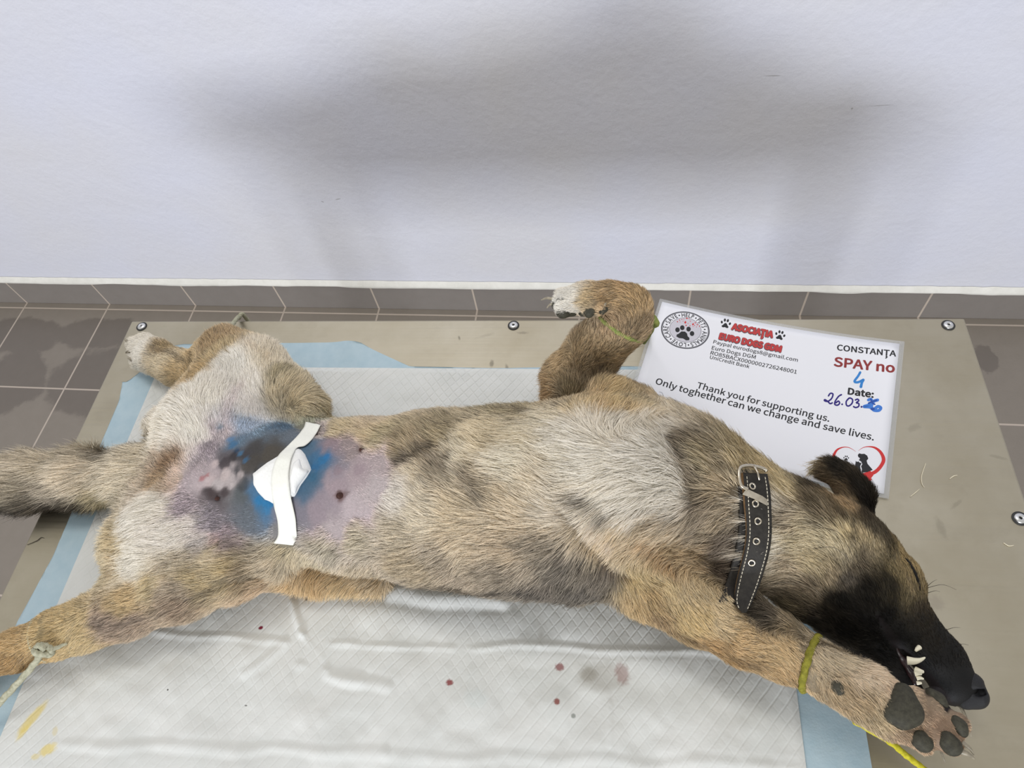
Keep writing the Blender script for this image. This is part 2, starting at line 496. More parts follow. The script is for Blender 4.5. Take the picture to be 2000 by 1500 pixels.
def core_f(u, v):
    z = core_z(u, np.maximum(v, VF - .02)); vv, zz = hang(v, z)
    # edge waviness at the back
    return np.stack([u, vv, zz], 1)


core = tgrid(.08, .895, 330, -.0845, VF - .10, 240, core_f, 'quilted_core', M_QUILT, pad)


def blue_f(u, v):
    P3 = np.stack([u, v, u * 0], 1)
    z = .0010 + .0012 * (vnoise(P3, 12, 4)) + .0005 * vnoise(P3, 60, 7)
    # the back-border is folded away right of a diagonal crease
    lim = np.interp(u, [.04, .085, .10, .345, .37, .445, .56, .74, .952], [-.11, -.048, -.044, -.040, -.044, -.0805, -.0825, -.078, -.082])
    lift = np.exp(-((u - .36) / .02) ** 2) * np.clip((v + .085) / .045, 0, 1) * .006
    v2 = np.minimum(v, lim)
    left = np.interp(v, [-.6, -.44, -.36, -.14, -.10], [.036, .038, .046, .04, .03])
    u2 = np.maximum(u, left)
    vv, zz = hang(v2, z + lift)
    return np.stack([u2, vv, zz], 1)


tgrid(.028, .953, 190, -.038, VF - .11, 140, blue_f, 'blue_backing', M_BLUE, pad)

# ------------------------------------------------------------------ implicit-surface kit
class Field:
    def __init__(s, lo, hi, res):
        s.lo = np.array(lo, float); s.res = res
        s.n = np.ceil((np.array(hi) - s.lo) / res).astype(int) + 1
        s.v = np.full(s.n, 1.0, np.float32)
        s.ax = [s.lo[i] + res * np.arange(s.n[i]) for i in range(3)]

    def box(s, lo, hi):
        a = np.clip(np.floor((np.array(lo) - s.lo) / s.res).astype(int), 0, s.n)
        b = np.clip(np.ceil((np.array(hi) - s.lo) / s.res).astype(int) + 1, 0, s.n)
        return tuple(slice(i, j) for i, j in zip(a, b))

    def cone(s, p0, r0, p1, r1, k=.012, flat=1.0, up=(0, 0, 1), mode='add'):
        """round cone p0-p1; 'flat' squeezes it along 'up' (about the line)"""
        p0 = np.array(p0, float); p1 = np.array(p1, float); up = np.array(up, float)
        ab = p1 - p0; L2 = ab @ ab
        t = ab / math.sqrt(L2) if L2 > 1e-12 else np.array([1.0, 0, 0])
        upp = up - t * (up @ t); nn = np.linalg.norm(upp)
        upp = upp / nn if nn > 1e-6 else np.array([0, 0, 1.0])
        rm = max(r0, r1) * max(1, flat) + k + .004
        sl = s.box(np.minimum(p0, p1) - rm, np.maximum(p0, p1) + rm)
        X = s.ax[0][sl[0]][:, None, None] - p0[0]; Y = s.ax[1][sl[1]][None, :, None] - p0[1]; Z = s.ax[2][sl[2]][None, None, :] - p0[2]
        if X.size == 0 or Y.size == 0 or Z.size == 0: return
        h = np.clip((X * ab[0] + Y * ab[1] + Z * ab[2]) / L2, 0, 1) if L2 > 1e-12 else 0.0
        dx = X - h * ab[0]; dy = Y - h * ab[1]; dz = Z - h * ab[2]
        q = dx * upp[0] + dy * upp[1] + dz * upp[2]
        d2 = dx * dx + dy * dy + dz * dz - q * q
        d = (np.sqrt(np.maximum(d2, 0) + (q / flat) ** 2) - (r0 + (r1 - r0) * h)) * min(1.0, (1 + flat) / 2)
        o = s.v[sl]
        if mode == 'add':
            hh = np.clip(.5 + .5 * (o - d) / k, 0, 1); s.v[sl] = o + (d - o) * hh - k * hh * (1 - hh)
        else:
            d = -d; hh = np.clip(.5 - .5 * (o - d) / k, 0, 1); s.v[sl] = o + (d - o) * hh + k * hh * (1 - hh)

    def chain(s, nodes, k=.012, flat=1.0, up=(0, 0, 1), mode='add'):
        for (a, ra), (b, rb) in zip(nodes[:-1], nodes[1:]): s.cone(a, ra, b, rb, k, flat, up, mode)

    def mesh(s):
        v = s.v; n = v.shape
        ins = v < 0
        c = np.zeros(tuple(i - 1 for i in n), np.int16)
        for dx in (0, 1):
            for dy in (0, 1):
                for dz in (0, 1): c += ins[dx:n[0] - 1 + dx, dy:n[1] - 1 + dy, dz:n[2] - 1 + dz]
        act = np.argwhere((c > 0) & (c < 8))
        idx = np.full(c.shape, -1, np.int64); idx[tuple(act.T)] = np.arange(len(act))
        acc = np.zeros((len(act), 3)); cnt = np.zeros(len(act))
        corners = [(0, 0, 0), (1, 0, 0), (0, 1, 0), (1, 1, 0), (0, 0, 1), (1, 0, 1), (0, 1, 1), (1, 1, 1)]
        for i, a in enumerate(corners):
            for j in range(i + 1, 8):
                b = corners[j]
                if sum(abs(x - y) for x, y in zip(a, b)) != 1: continue
                va = v[act[:, 0] + a[0], act[:, 1] + a[1], act[:, 2] + a[2]].astype(float); vb = v[act[:, 0] + b[0], act[:, 1] + b[1], act[:, 2] + b[2]].astype(float)
                m_ = (va < 0) != (vb < 0)
                t = np.where(m_, va / np.where(m_, va - vb, 1), 0)
                pt = np.array(a) + t[:, None] * (np.array(b) - np.array(a))
                acc += pt * m_[:, None]; cnt += m_
        P = s.lo + s.res * (act + acc / cnt[:, None])
        F = []
        for ax in range(3):
            o = [i for i in range(3) if i != ax]
            sa = [slice(1, -1)] * 3; sb = [slice(1, -1)] * 3
            sa[ax] = slice(0, n[ax] - 1); sb[ax] = slice(1, n[ax])
            A = ins[tuple(sa)]; B = ins[tuple(sb)]
            e = np.argwhere(A != B); flip = A[tuple(e.T)]
            base = e.copy(); base[:, o[0]] += 1; base[:, o[1]] += 1

            def cell(d0, d1):
                q = base.copy(); q[:, o[0]] += d0; q[:, o[1]] += d1; return idx[tuple(q.T)]
            q = np.stack([cell(-1, -1), cell(0, -1), cell(0, 0), cell(-1, 0)], 1)
            rev = flip if ax != 1 else ~flip
            q[~rev] = q[~rev][:, ::-1]
            F.append(q)
        F = np.concatenate(F); F = F[(F >= 0).all(1)]
        return P, F


def fast_mesh(name, P, F, m=None, parent=None):
    me = bpy.data.meshes.new(name)
    me.vertices.add(len(P)); me.vertices.foreach_set('co', P.astype(np.float32).ravel())
    me.loops.add(F.size); me.loops.foreach_set('vertex_index', F.astype(np.int32).ravel())
    me.polygons.add(len(F)); me.polygons.foreach_set('loop_start', np.arange(0, F.size, 4, dtype=np.int32))
    me.polygons.foreach_set('use_smooth', np.ones(len(F), bool))
    me.update(calc_edges=True); me.validate()
    o = bpy.data.objects.new(name, me); COL.objects.link(o)
    if m: me.materials.append(m)
    if parent: o.parent = parent
    return o


def relax(P, F, it=2, lam=.5):
    E = np.concatenate([F[:, [0, 1]], F[:, [1, 2]], F[:, [2, 3]], F[:, [3, 0]]])
    for _ in range(it):
        s = np.zeros_like(P); c = np.zeros(len(P))
        for k_ in range(3):
            s[:, k_] = np.bincount(E[:, 0], P[E[:, 1], k_], len(P)) + np.bincount(E[:, 1], P[E[:, 0], k_], len(P))
        c = np.bincount(E[:, 0], minlength=len(P)) + np.bincount(E[:, 1], minlength=len(P))
        P = P + lam * (s / np.maximum(c, 1)[:, None] - P)
    return P


def N(x, y, h, rpx):
    p = at(x, y, h); return (p, rpx * depth(p) / FPX)


# ------------------------------------------------------------------ the dog's body
B = Field(at(-330, 1330, 0) * [1, 0, 0] + [-.06, -1.33, ZT + .002], [2.22, -.60, ZT + .262], .0030)


def CH(nodes, **kw): B.chain([N(*n) for n in nodes], **kw)


# trunk, on its back: pelvis, belly, ribcage, breast
CH([(375, 930, .050, 82), (460, 940, .060, 112), (560, 955, .064, 128), (700, 962, .066, 140), (850, 968, .076, 158), (1000, 974, .085, 170), (1130, 975, .090, 178), (1230, 955, .090, 165)], k=.02, flat=.92)
CH([(1000, 960, .11, 120), (1180, 920, .118, 125), (1290, 905, .105, 95)], k=.03)
CH([(1230, 960, .085, 160), (1330, 965, .078, 128), (1400, 1000, .070, 118)], k=.03)
# neck and head
CH([(1370, 985, .070, 112), (1470, 1030, .066, 108), (1560, 1055, .062, 98)], k=.02)
CH([(1555, 1040, .062, 88), (1655, 1088, .058, 80), (1715, 1145, .056, 64)], k=.018)
CH([(1600, 1140, .062, 78), (1680, 1180, .060, 62), (1730, 1190, .056, 56)], k=.02)
CH([(1640, 1050, .055, 72), (1718, 1085, .055, 34), (1758, 1124, .058, 26)], k=.012)
CH([(1768, 1120, .066, 24), (1786, 1148, .062, 20)], k=.012)                 # brow over the closed eye
CH([(1730, 1180, .052, 56), (1780, 1230, .048, 45), (1835, 1287, .044, 41), (1866, 1328, .042, 36)], k=.014)  # upper muzzle
CH([(1856, 1348, .042, 28), (1864, 1344, .042, 30)], k=.012)
CH([(1640, 1205, .054, 48), (1715, 1285, .046, 34), (1770, 1345, .042, 28), (1790, 1368, .042, 24)], k=.006)   # lower jaw
# mouth, open a crack
dn = (0, 0, 1)
CH([(1716, 1202, .086, 3.5), (1748, 1254, .077, 6), (1790, 1306, .069, 10), (1818, 1340, .062, 14), (1848, 1378, .06, 15)], k=.004, flat=2.2, mode='cut')
# the closed eye slit
CH([(1776, 1092, .092, 3), (1790, 1120, .090, 3), (1794, 1142, .086, 3)], k=.004, flat=2.0, mode='cut')
# ear (near one), folded over
CH([(1668, 1000, .062, 34), (1672, 965, .066, 30), (1650, 935, .068, 26), (1622, 917, .066, 20), (1606, 922, .060, 15)], k=.008, flat=.7)
CH([(1640, 935, .085, 12), (1672, 962, .086, 13)], k=.006, mode='cut')
# near fore leg, stretched down beside the muzzle
CH([(1200, 1050, .100, 92), (1275, 1125, .085, 74), (1360, 1178, .074, 64), (1455, 1232, .070, 56), (1530, 1270, .072, 47), (1580, 1293, .076, 40)], k=.018)
CH([(1580, 1293, .076, 40), (1625, 1318, .082, 44), (1690, 1352, .088, 48), (1745, 1390, .088, 55)], k=.012, flat=.75)
for x, y, r in ((1806, 1450, 23), (1856, 1450, 25), (1872, 1414, 22), (1828, 1360, 21)):
    CH([(1748, 1388, .086, 34), ((1748 + x) / 2 + 6, (1388 + y) / 2, .088, 27), (x, y, .084, r)], k=.007, flat=.85)
CH([(1632, 1338, .098, 22), (1640, 1348, .100, 17)], k=.008)
# far fore leg, raised with the paw bent over
CH([(1290, 880, .085, 82), (1232, 818, .100, 60), (1192, 790, .128, 52)], k=.007)
CH([(1195, 800, .085, 58), (1140, 800, .075, 48)], k=.012)
CH([(1108, 782, .085, 46), (1118, 740, .110, 50), (1160, 685, .145, 48), (1196, 650, .172, 44)], k=.014)
CH([(1196, 650, .172, 44), (1224, 628, .186, 40), (1228, 600, .194, 38)], k=.012)
CH([(1228, 600, .194, 38), (1190, 583, .200, 29), (1140, 580, .200, 28)], k=.012)
for x, y, h, r in ((1092, 590, .196, 15), (1100, 600, .206, 16), (1150, 606, .208, 13), (1098, 577, .190, 16)):
    CH([(1150, 582, .200, 24), (x, y, h, r)], k=.008)
CH([(1176, 607, .212, 9), (1183, 598, .212, 8)], k=.008)
# far hind leg: thigh, shank and folded foot
CH([(450, 900, .060, 95), (430, 830, .070, 100), (440, 760, .066, 78)], k=.025, flat=.8)
CH([(350, 835, .050, 58), (420, 790, .060, 70)], k=.02, flat=.8)
CH([(600, 800, .085, 40), (560, 770, .085, 42), (500, 715, .080, 48), (440, 672, .072, 32)], k=.02)
CH([(520, 780, .070, 70), (470, 730, .068, 66), (436, 690, .064, 46)], k=.02, flat=.8)
CH([(412, 690, .052, 34), (395, 722, .042, 37), (345, 718, .034, 34), (300, 697, .030, 33)], k=.010)
for x, y in ((262, 672), (268, 690), (272, 708), (284, 664)):
    CH([(304, 696, .030, 28), (x, y, .022, 14)], k=.008)
# near hind leg, stretched to the lower left
CH([(440, 1000, .060, 105), (340, 1040, .060, 92), (290, 1090, .054, 66)], k=.03, flat=.8)
CH([(300, 985, .055, 50), (270, 1060, .045, 55), (262, 1120, .040, 44)], k=.02, flat=.8)
CH([(530, 1085, .060, 50), (460, 1110, .058, 50), (360, 1140, .054, 60), (250, 1185, .046, 50), (165, 1220, .040, 42), (110, 1238, .038, 42)], k=.02)
CH([(110, 1238, .038, 42), (40, 1268, .036, 36), (-60, 1300, .034, 34), (-140, 1325, .03, 36)], k=.012)
for q in (-10, 6, 22):
    CH([(-140, 1325, .03, 30), (-190, 1332 + q, .024, 16)], k=.008)
# loose skin of the flank lying on the pad
CH([(520, 1110, .028, 34), (620, 1128, .020, 30), (740, 1132, .018, 26)], k=.012)
# tail
CH([(345, 925, .050, 50), (270, 928, .042, 46), (170, 935, .038, 44), (60, 942, .036, 40), (-40, 950, .034, 34), (-130, 958, .03, 22)], k=.02)
CH([(332, 918, .090, 22), (318, 935, .080, 24)], k=.012)
# nipples
for x, y, h, r in ((708, 878, .118, 9), (664, 968, .132, 9), (415, 974, .118, 8), (820, 885, .14, 6), (845, 945, .15, 5)):
    pass
P, Fq = B.mesh(); del B.v
P = relax(P, Fq, 2, .4)
bvh = BVHTree.FromPolygons([Vector(p) for p in P], [tuple(f) for f in Fq.tolist()])
NV = len(P)


def hit(x, y, tree=None):
    d = Vector(ray((x, y))).normalized()
    loc, nor, i, dist = (tree or bvh).ray_cast(Vector(CAM), d)
    if loc is None: return None, None
    if nor.dot(d) > 0: nor = -nor
    return np.array(loc), np.array(nor)


# vertex normals
fn = np.cross(P[Fq[:, 2]] - P[Fq[:, 0]], P[Fq[:, 3]] - P[Fq[:, 1]])
VN = np.zeros_like(P)
for c_ in range(4):
    for k_ in range(3): VN[:, k_] += np.bincount(Fq[:, c_], fn[:, k_], NV)
VN /= np.linalg.norm(VN, axis=1)[:, None] + 1e-12
if np.einsum('ij,ij->i', VN, P - P.mean(0)).sum() < 0:
    VN = -VN; Fq = Fq[:, ::-1].copy()
FOLDS = [([(1112, 1010), (1150, 1058), (1190, 1100), (1222, 1128)], .006, .007), ([(776, 905), (812, 892), (850, 876)], .004, .008), ([(850, 908), (900, 922), (940, 950)], .003, .012), ([(1128, 965), (1185, 985)], .004, .012), ([(1145, 735), (1160, 722), (1180, 716)], .006, .007),
         ([(1312, 862), (1340, 918), (1362, 968)], .005, .010), ([(560, 808), (600, 838), (640, 842)], .006, .008), ([(400, 905), (450, 935), (480, 960)], .003, .010), ([(370, 690), (374, 720), (376, 745)], .005, .005), ([(520, 1130), (440, 1140), (420, 1150)], .006, .007), ([(320, 960), (380, 900)], .004, .008), ([(300, 1120), (420, 1070), (500, 1055)], .003, .010),
         ([(1440, 1180), (1520, 1230), (1580, 1250)], .003, .006), ([(1800, 1335), (1822, 1385), (1842, 1415)], .004, .005), ([(1775, 1425), (1830, 1425), (1850, 1405)], .004, .005), ([(1828, 1440), (1832, 1470)], .004, .004), ([(1848, 1432), (1872, 1442)], .003, .004)]
for pts, dp, wd in FOLDS:
    L_ = np.array([hit(*q[:2])[0] for q in smooth_path([(*q, 0) for q in pts], 6) if hit(*q[:2])[0] is not None])
    if not len(L_): continue
    ix = np.where(((P > L_.min(0) - 3 * wd) & (P < L_.max(0) + 3 * wd)).all(1))[0]
    d = np.sqrt(((P[ix][:, None] - L_[None]) ** 2).sum(2)).min(1)
    P[ix] -= VN[ix] * (dp * np.exp(-(d / wd) ** 2))[:, None]
P = relax(P, Fq, 1, .4)
P[:, 2] = np.maximum(P[:, 2], ZT + .0045)
bvh = BVHTree.FromPolygons([Vector(p) for p in P], [tuple(f) for f in Fq.tolist()])
fn = np.cross(P[Fq[:, 2]] - P[Fq[:, 0]], P[Fq[:, 3]] - P[Fq[:, 1]])
VN = np.zeros_like(P)
for c_ in range(4):
    for k_ in range(3): VN[:, k_] += np.bincount(Fq[:, c_], fn[:, k_], NV)
VN /= np.linalg.norm(VN, axis=1)[:, None] + 1e-12
if np.einsum('ij,ij->i', VN, P - P.mean(0)).sum() < 0: VN = -VN
# ------------------------------------------------------------------ coat: colour, length and lie of the hair
# (x, y in the photograph, colour, length mm, lie in degrees: 0 right, 90 down)
COAT = """
700 812 a8946f 20 195|800 805 b09c74 20 190|900 800 a3906a 20 185|1000 800 9a8865 20 190|760 850 b9a57c 18 200|860 850 a08c68 18 195|822 884 85755b 16 200|800 868 93815f 16 205|950 850 c2b18b 20 190|1050 850 cbbd9a 22 180
1100 880 d6c9a8 22 170|900 900 cdbe98 18 185|1000 905 d4c6a2 20 180|880 912 93846a 15 190|930 940 a39478 16 190|980 970 b09f80 16 185|770 975 cfc5b6 9 180|640 815 b3a37d 14 190|668 840 b3a27c 13 190|612 824 8f8f78 10 210|722 848 bba780 14 190|655 800 a99873 16 200|1150 748 86714f 12 290|1172 730 86714f 12 290|1192 760 c8a86e 12 330|1215 800 c0a06a 14 330|90 1000 2a241d 30 168|20 1005 1c1814 32 165|-20 1000 1c1814 32 165|140 1000 332c22 26 168|230 862 6a5e4a 18 190|60 864 857654 26 185|1500 925 b69d6c 22 200|1850 1240 201c14 4 230|800 930 bdae90 10 190|830 1005 c4b699 14 190|780 1042 a89b82 14 180|700 1052 a3987f 16 150|640 1062 9a907a 16 120
900 1000 bcab8b 16 175|1000 1000 bfae8f 18 175|1100 985 c8baa0 18 170|1050 940 c8b898 18 175|900 1060 b6a587 16 170|1000 1060 ab997c 18 165|1080 1050 a6967b 18 160|800 1100 9a8a6d 16 170|700 1110 a09074 16 170|600 1092 a89a7c 14 160|560 1075 a69877 12 140|900 1120 8f806a 18 165
1000 1120 877a66 18 160|1100 1100 6e6557 20 155|1150 1150 5a5349 20 150|1050 1150 655c50 20 155|900 1158 736858 18 165|1180 1120 7a6f5e 18 150|1160 900 e2d6bb 24 175|1250 900 e6dac0 26 180|1300 900 e4d8be 26 190|1300 830 dccfb6 22 170|1250 980 dccfb8 24 175|1180 970 cdbfa3 22 170
1320 970 d8cdb8 26 185|1320 1040 c2b090 22 175|1240 1040 c6b18a 20 150|1200 1060 c4ae85 18 140|1344 865 7b6d57 22 190|1348 912 80725b 24 185|1380 900 a38f6a 24 185|1400 940 9d8b6a 24 185|1378 985 8c7d66 26 180|1405 1020 9a8a6e 24 180|1350 1025 857865 24 175|1390 1080 b39468 20 170|1415 1110 57493a 18 170
1420 1060 66594a 22 175|1325 1078 b99a6b 18 165|1480 930 b69d6c 24 190|1540 958 bba372 24 200|1562 932 bba372 20 210|1600 990 67583f 16 215|1508 1005 e0d6be 24 190|1512 1060 cfc3a6 22 185|1532 1012 9d8d72 20 190|1560 1040 c6b084 16 205|1620 1060 cbb482 11 235|1600 1100 b8a174 11 225|1540 1100 968568 18 195
1520 1150 8f7f66 20 190|1560 1182 55492f 16 200|1492 1200 554b3c 18 180|1650 1010 58482f 10 240|1656 1042 c0a773 9 240|1690 1056 a88f60 9 240|1722 1042 463d2d 9 240|1750 1092 4a4029 8 240|1772 1108 8d7642 6 240|1675 1106 584c38 8 230|1660 1126 4a4238 8 225|1625 1130 7d6b4c 10 220|1622 1172 17140f 8 220
1650 1185 12100c 7 225|1700 1160 14110c 7 230|1740 1150 2b2518 6 235|1758 1132 655632 6 240|1776 1170 5f5232 5 235|1796 1196 3a3020 5 235|1806 1230 2a2419 5 230|1850 1282 191612 4 230|1880 1330 171615 3 230|1850 1350 1b1b1c 3 225|1602 1205 1a1610 9 215|1582 1150 6f5f46 12 215|1700 1222 100e0b 6 225|1720 1262 0e0d0b 6 220|1660 1240 100e0b 7 215|1760 1240 14110d 4 230|1740 1200 100e0b 5 230|1800 1290 131110 4 230|1770 1330 0f0e0d 4 220
1642 914 26221b 9 190|1682 950 211d18 9 215|1606 924 55462f 8 180|1640 948 5f4c2f 7 190|1660 985 8f744a 9 200|1690 985 1f1b17 9 230|1592 952 3a3124 12 200|1700 1010 3a3022 8 240
1230 1120 c4a66a 14 45|1300 1132 c6aa74 13 35|1250 1172 b08e55 13 50|1350 1200 c6a666 11 30|1400 1192 ccad76 10 28|1350 1152 b99e70 12 28|1450 1240 c4a066 9 28|1400 1262 b58f55 10 30|1520 1272 caa870 8 28|1540 1312 b8935a 8 28|1290 1212 97784a 12 40|1620 1292 cdb38a 9 40|1640 1352 b09268 9 50|1700 1322 ceb690 9 30
1700 1392 b39a72 8 35|1760 1350 c8ac88 5 40|1770 1440 b08c66 5 50|1850 1425 b58c68 4 40|1830 1380 b59470 4 40|1680 1370 a98c64 9 35
1080 772 b28c58 16 150|1100 700 b89868 12 110|1150 680 ac8e62 10 290|1200 690 b09264 9 290|1118 764 a08a64 12 290|1140 742 a18d6c 12 285|1182 792 bd9e62 14 330|1232 782 ac946a 14 340|1200 832 b89f72 15 320|1280 812 c4b18c 18 350|1190 640 a5845a 9 280|1240 640 7d6848 8 280|1222 590 b08b55 7 190|1180 570 b08b55 6 185|1150 580 bb9e6e 6 185|1112 580 e4dece 6 180|1092 580 e8e3d6 5 180|1245 592 a8854f 7 220
430 682 b59a6a 12 270|450 722 e6dfd0 12 265|500 742 e6dccb 12 270|480 792 ddd3cd 9 260|400 762 dcd2ba 14 255|350 802 e5dcc8 18 215|312 832 e0d2b2 20 200|380 852 e6decc 14 230|420 662 a38355 10 270|522 712 c9b997 12 300|560 758 b5a582 14 310|602 792 b9a985 14 20|622 802 a3926c 14 30|545 728 9a8966 12 300|290 850 d9cdb2 20 190
270 682 e2d9c4 7 195|310 702 ccb387 7 200|350 727 c4a46e 7 205|392 722 b8965c 8 215|318 678 857048 7 205
300 982 e6dac0 18 160|260 1022 e2d8c2 18 150|330 1042 d9cdbb 14 150|270 1092 ded3ba 14 140|230 1062 c2a874 18 160|217 1102 ccb484 16 150|350 1082 b5a88e 14 150|420 1082 b4a585 14 155|450 1112 b59c6a 14 155|380 1132 b89f6e 13 150|350 1152 9a8b74 12 150|300 1142 c2a978 12 150|250 1172 c4a46c 10 155
212 1212 8f7b66 10 155|262 1212 96826c 11 155|150 1222 c6a970 9 155|100 1232 c8a868 8 160|40 1262 c29c5a 7 160|30 1300 a8803f 7 160|522 1100 a8997e 14 160|482 1122 8f7c5c 14 160|500 1152 bba281 16 160|350 1180 8f7a62 14 155|600 1146 c19c62 16 100|680 1156 c9a66c 16 100
270 902 b8a57a 28 180|200 882 b4a176 32 185|150 932 b59f73 34 180|100 902 b09b6e 34 178|50 902 ab976e 34 178|100 962 907d5a 32 172|40 962 a38f62 32 172|20 992 2a251e 34 165|80 988 453b2c 32 165|60 974 54472f 32 168|0 980 2a241d 32 165|110 982 40362a 30 168|30 990 1c1814 32 165|150 992 3a3226 28 165|205 984 ab976c 24 170|260 868 6a5e4a 20 190|150 868 877552 28 190|0 882 7f6f50 32 182|240 960 b8a57a 28 175
330 906 7d6244 7 200|312 938 b4936c 7 190|345 930 c9b09a 5 190
400 882 94868b 5 240|440 892 6a6266 3 240|470 832 8d9cae 6 250|550 832 4a6880 4 260|500 882 4e4b48 2 200|470 900 48464a 2 200|450 932 cdbdba 2 200|420 960 55494a 3 180|405 930 d0bbbb 2 200|372 932 c2b0b2 4 200|470 962 62686a 2 180|480 1002 687078 4 170|420 1012 7c7277 6 160|360 980 8f8084 6 170|390 1050 a89f98 9 150
515 985 2f7aa8 2 180|500 970 3a7fae 2 180|622 902 2f7aa8 2 180|600 922 3a6f92 2 180|615 935 3f6f8e 2 180|600 880 4f7a98 2 180|642 872 a88f95 3 185|700 922 bca6a9 3 185|650 945 b39ca2 2 185|742 902 c0adac 4 185|620 1002 a5929a 2 180|570 1000 8b8490 2 180|560 1040 8d8a88 6 150|442 1042 8a787a 6 150|690 1002 cbb8ba 3 180|660 1040 c0aeae 3 180|740 960 c9b9b8 4 180|690 868 a99592 4 190|620 850 a0928c 5 200|570 850 6d7a86 4 240|510 845 6f8799 5 250|460 860 66839a 4 250|540 905 57544f 2 180|545 870 57544f 2 180|430 850 b3a5a6 6 250
-30 950 9d8a60 30 175|-100 960 6f6148 30 175|-60 1300 b8935a 7 160|-150 1326 b8935a 6 160
"""
cp = []; cc = []; cl = []; cdv = []  # neck shadow and foreleg crease shade are put into some coat colours
for row in COAT.replace('\n', '|').split('|'):
    if not row.strip(): continue
    x, y, hx, ln, an = row.split(); x = float(x); y = float(y)
    loc, nor = hit(x, y)
    if loc is None:                                   # just off the bare body: the hair's edge belongs to the nearest skin
        l_, n_, _, ds = bvh.find_nearest(Vector(at(x, y, .035)))
        if ds > .035: continue
        loc, nor = np.array(l_), np.array(n_)
        if nor @ (at(x, y, .035) - loc) < 0: nor = -nor
    a = math.radians(float(an)); d2 = Vector(ray((x + 8 * math.cos(a), y + 8 * math.sin(a)))); den = d2.dot(Vector(nor))
    t = (Vector(loc) - Vector(CAM)).dot(Vector(nor)) / den if abs(den) > 1e-4 else 0
    dv = CAM + np.array(d2) * t - loc
    dv -= nor * (dv @ nor); dv /= np.linalg.norm(dv) + 1e-9
    c3 = np.array(hexc(hx)); lm = c3 @ np.array([.21, .72, .07]); c3 = (c3 * .6 + lm * .4) * 1.15 if x < 290 and 855 < y < 975 and float(ln) > 19 else c3; c3 = c3 * (np.array([.74, .77, .72]) if c3[2] < .42 * c3[0] and c3[0] > .3 else 1.0) * (.75 if lm < .02 else 1.0); c3 = c3 + max(0, min(1, (lm - .42) / .2)) * .50 * (np.array([.92, .89, .82]) - c3) * (float(ln) > 5); cp.append(loc); cc.append(c3 * .74 + lm * .26); cl.append(float(ln) / 1000); cdv.append(dv)
cp = np.array(cp); cc = np.array(cc); cl = np.array(cl); cdv = np.array(cdv)


def coat_at(Q):
    C = np.zeros((len(Q), 3)); L = np.zeros(len(Q)); D = np.zeros((len(Q), 3))
    # ragged patch edges
    W = np.stack([vnoise(Q, 55, s) - .5 for s in (11, 12, 13)], 1) * .016 + np.stack([vnoise(Q, 170, s) - .5 for s in (14, 15, 16)], 1) * .007
    for i in range(0, len(Q), 8000):
        q = (Q + W)[i:i + 8000]; d2 = ((q[:, None, :] - cp[None]) ** 2).sum(2)
        w = 1 / (d2 + .006 ** 2) ** 2.3; w /= w.sum(1)[:, None]
        C[i:i + 8000] = w @ cc; L[i:i + 8000] = w @ cl
        d2 = ((Q[i:i + 8000][:, None, :] - cp[None]) ** 2).sum(2); w = 1 / (d2 + .015 ** 2) ** 1.6; w /= w.sum(1)[:, None]
        D[i:i + 8000] = w @ cdv
    return C, L, D


VC, VL, VD = coat_at(P)
# small marks on the bare skin: (x, y, radius px, colour, strength)
for x, y, r, hx, st in ((430, 838, 10, '51788f', .5), (455, 868, 13, '3f7aa5', .75), (450, 858, 10, '3f86b8', .7), (462, 880, 8, '1f4666', .8), (440, 905, 16, '4a4244', .8), (455, 893, 12, '3a3436', .8), (420, 905, 10, 'd5c3c0', .8), (440, 928, 16, 'd9c9c5', .8), (410, 940, 14, 'd8c6c4', .8), (470, 928, 11, 'c9bcb8', .7), (395, 935, 7, 'b45a5c', .6), (405, 928, 5, 'b45a5c', .6), (425, 948, 15, 'cfc4c2', .85), (450, 950, 8, 'cfc4c2', .85),
                        (415, 966, 16, '4e4242', .75), (440, 962, 12, '4a3f40', .75), (475, 945, 18, '45474a', .7), (490, 905, 26, '504b44', .75), (530, 885, 26, '5a544a', .8), (545, 905, 20, '544e46', .7), (505, 930, 15, '3c4446', .7), (480, 898, 8, '3f7aa5', .6), (470, 885, 8, '4a86b0', .6),
                        (425, 974, 6, '1c1514', 1), (708, 877, 11, '6b4e46', .7), (664, 968, 13, '6b4a42', .7), (676, 962, 8, '5b4038', .5), (628, 898, 13, '2f78a8', .8), (640, 892, 9, '2f7fba', .7), (616, 912, 12, '2a6c9c', .7), (612, 930, 12, '356a8a', .6), (505, 978, 12, '2f80b4', .85), (525, 985, 12, '2f80b4', .85), (522, 998, 9, '3f82b0', .7),
                        (540, 842, 4, '2a2c30', .8), (548, 832, 6, '3f4a55', .5), (660, 918, 14, '9c8489', .5), (700, 918, 14, '96808a', .35), (425, 1050, 16, '8c6a68', .3),
                        (1790, 1122, 7, '080706', 1), (1780, 1100, 5, '0d0b08', 1), (1796, 1142, 5, '080706', 1)):
    loc, nor = hit(x, y)
    if loc is None: continue
    rr = r * depth(loc) / FPX
    d = np.linalg.norm(P - loc, axis=1) + (vnoise(P, 200, 21) - .5) * rr * (.6 if r > 11 else .2)
    m_ = np.clip((rr - d) / (rr * .35), 0, 1) * st
    VC = VC * (1 - m_[:, None]) + np.array(hexc(hx)) * m_[:, None]
    VL = VL * (1 - .8 * m_ * (VL < .008))
pj = project(P)
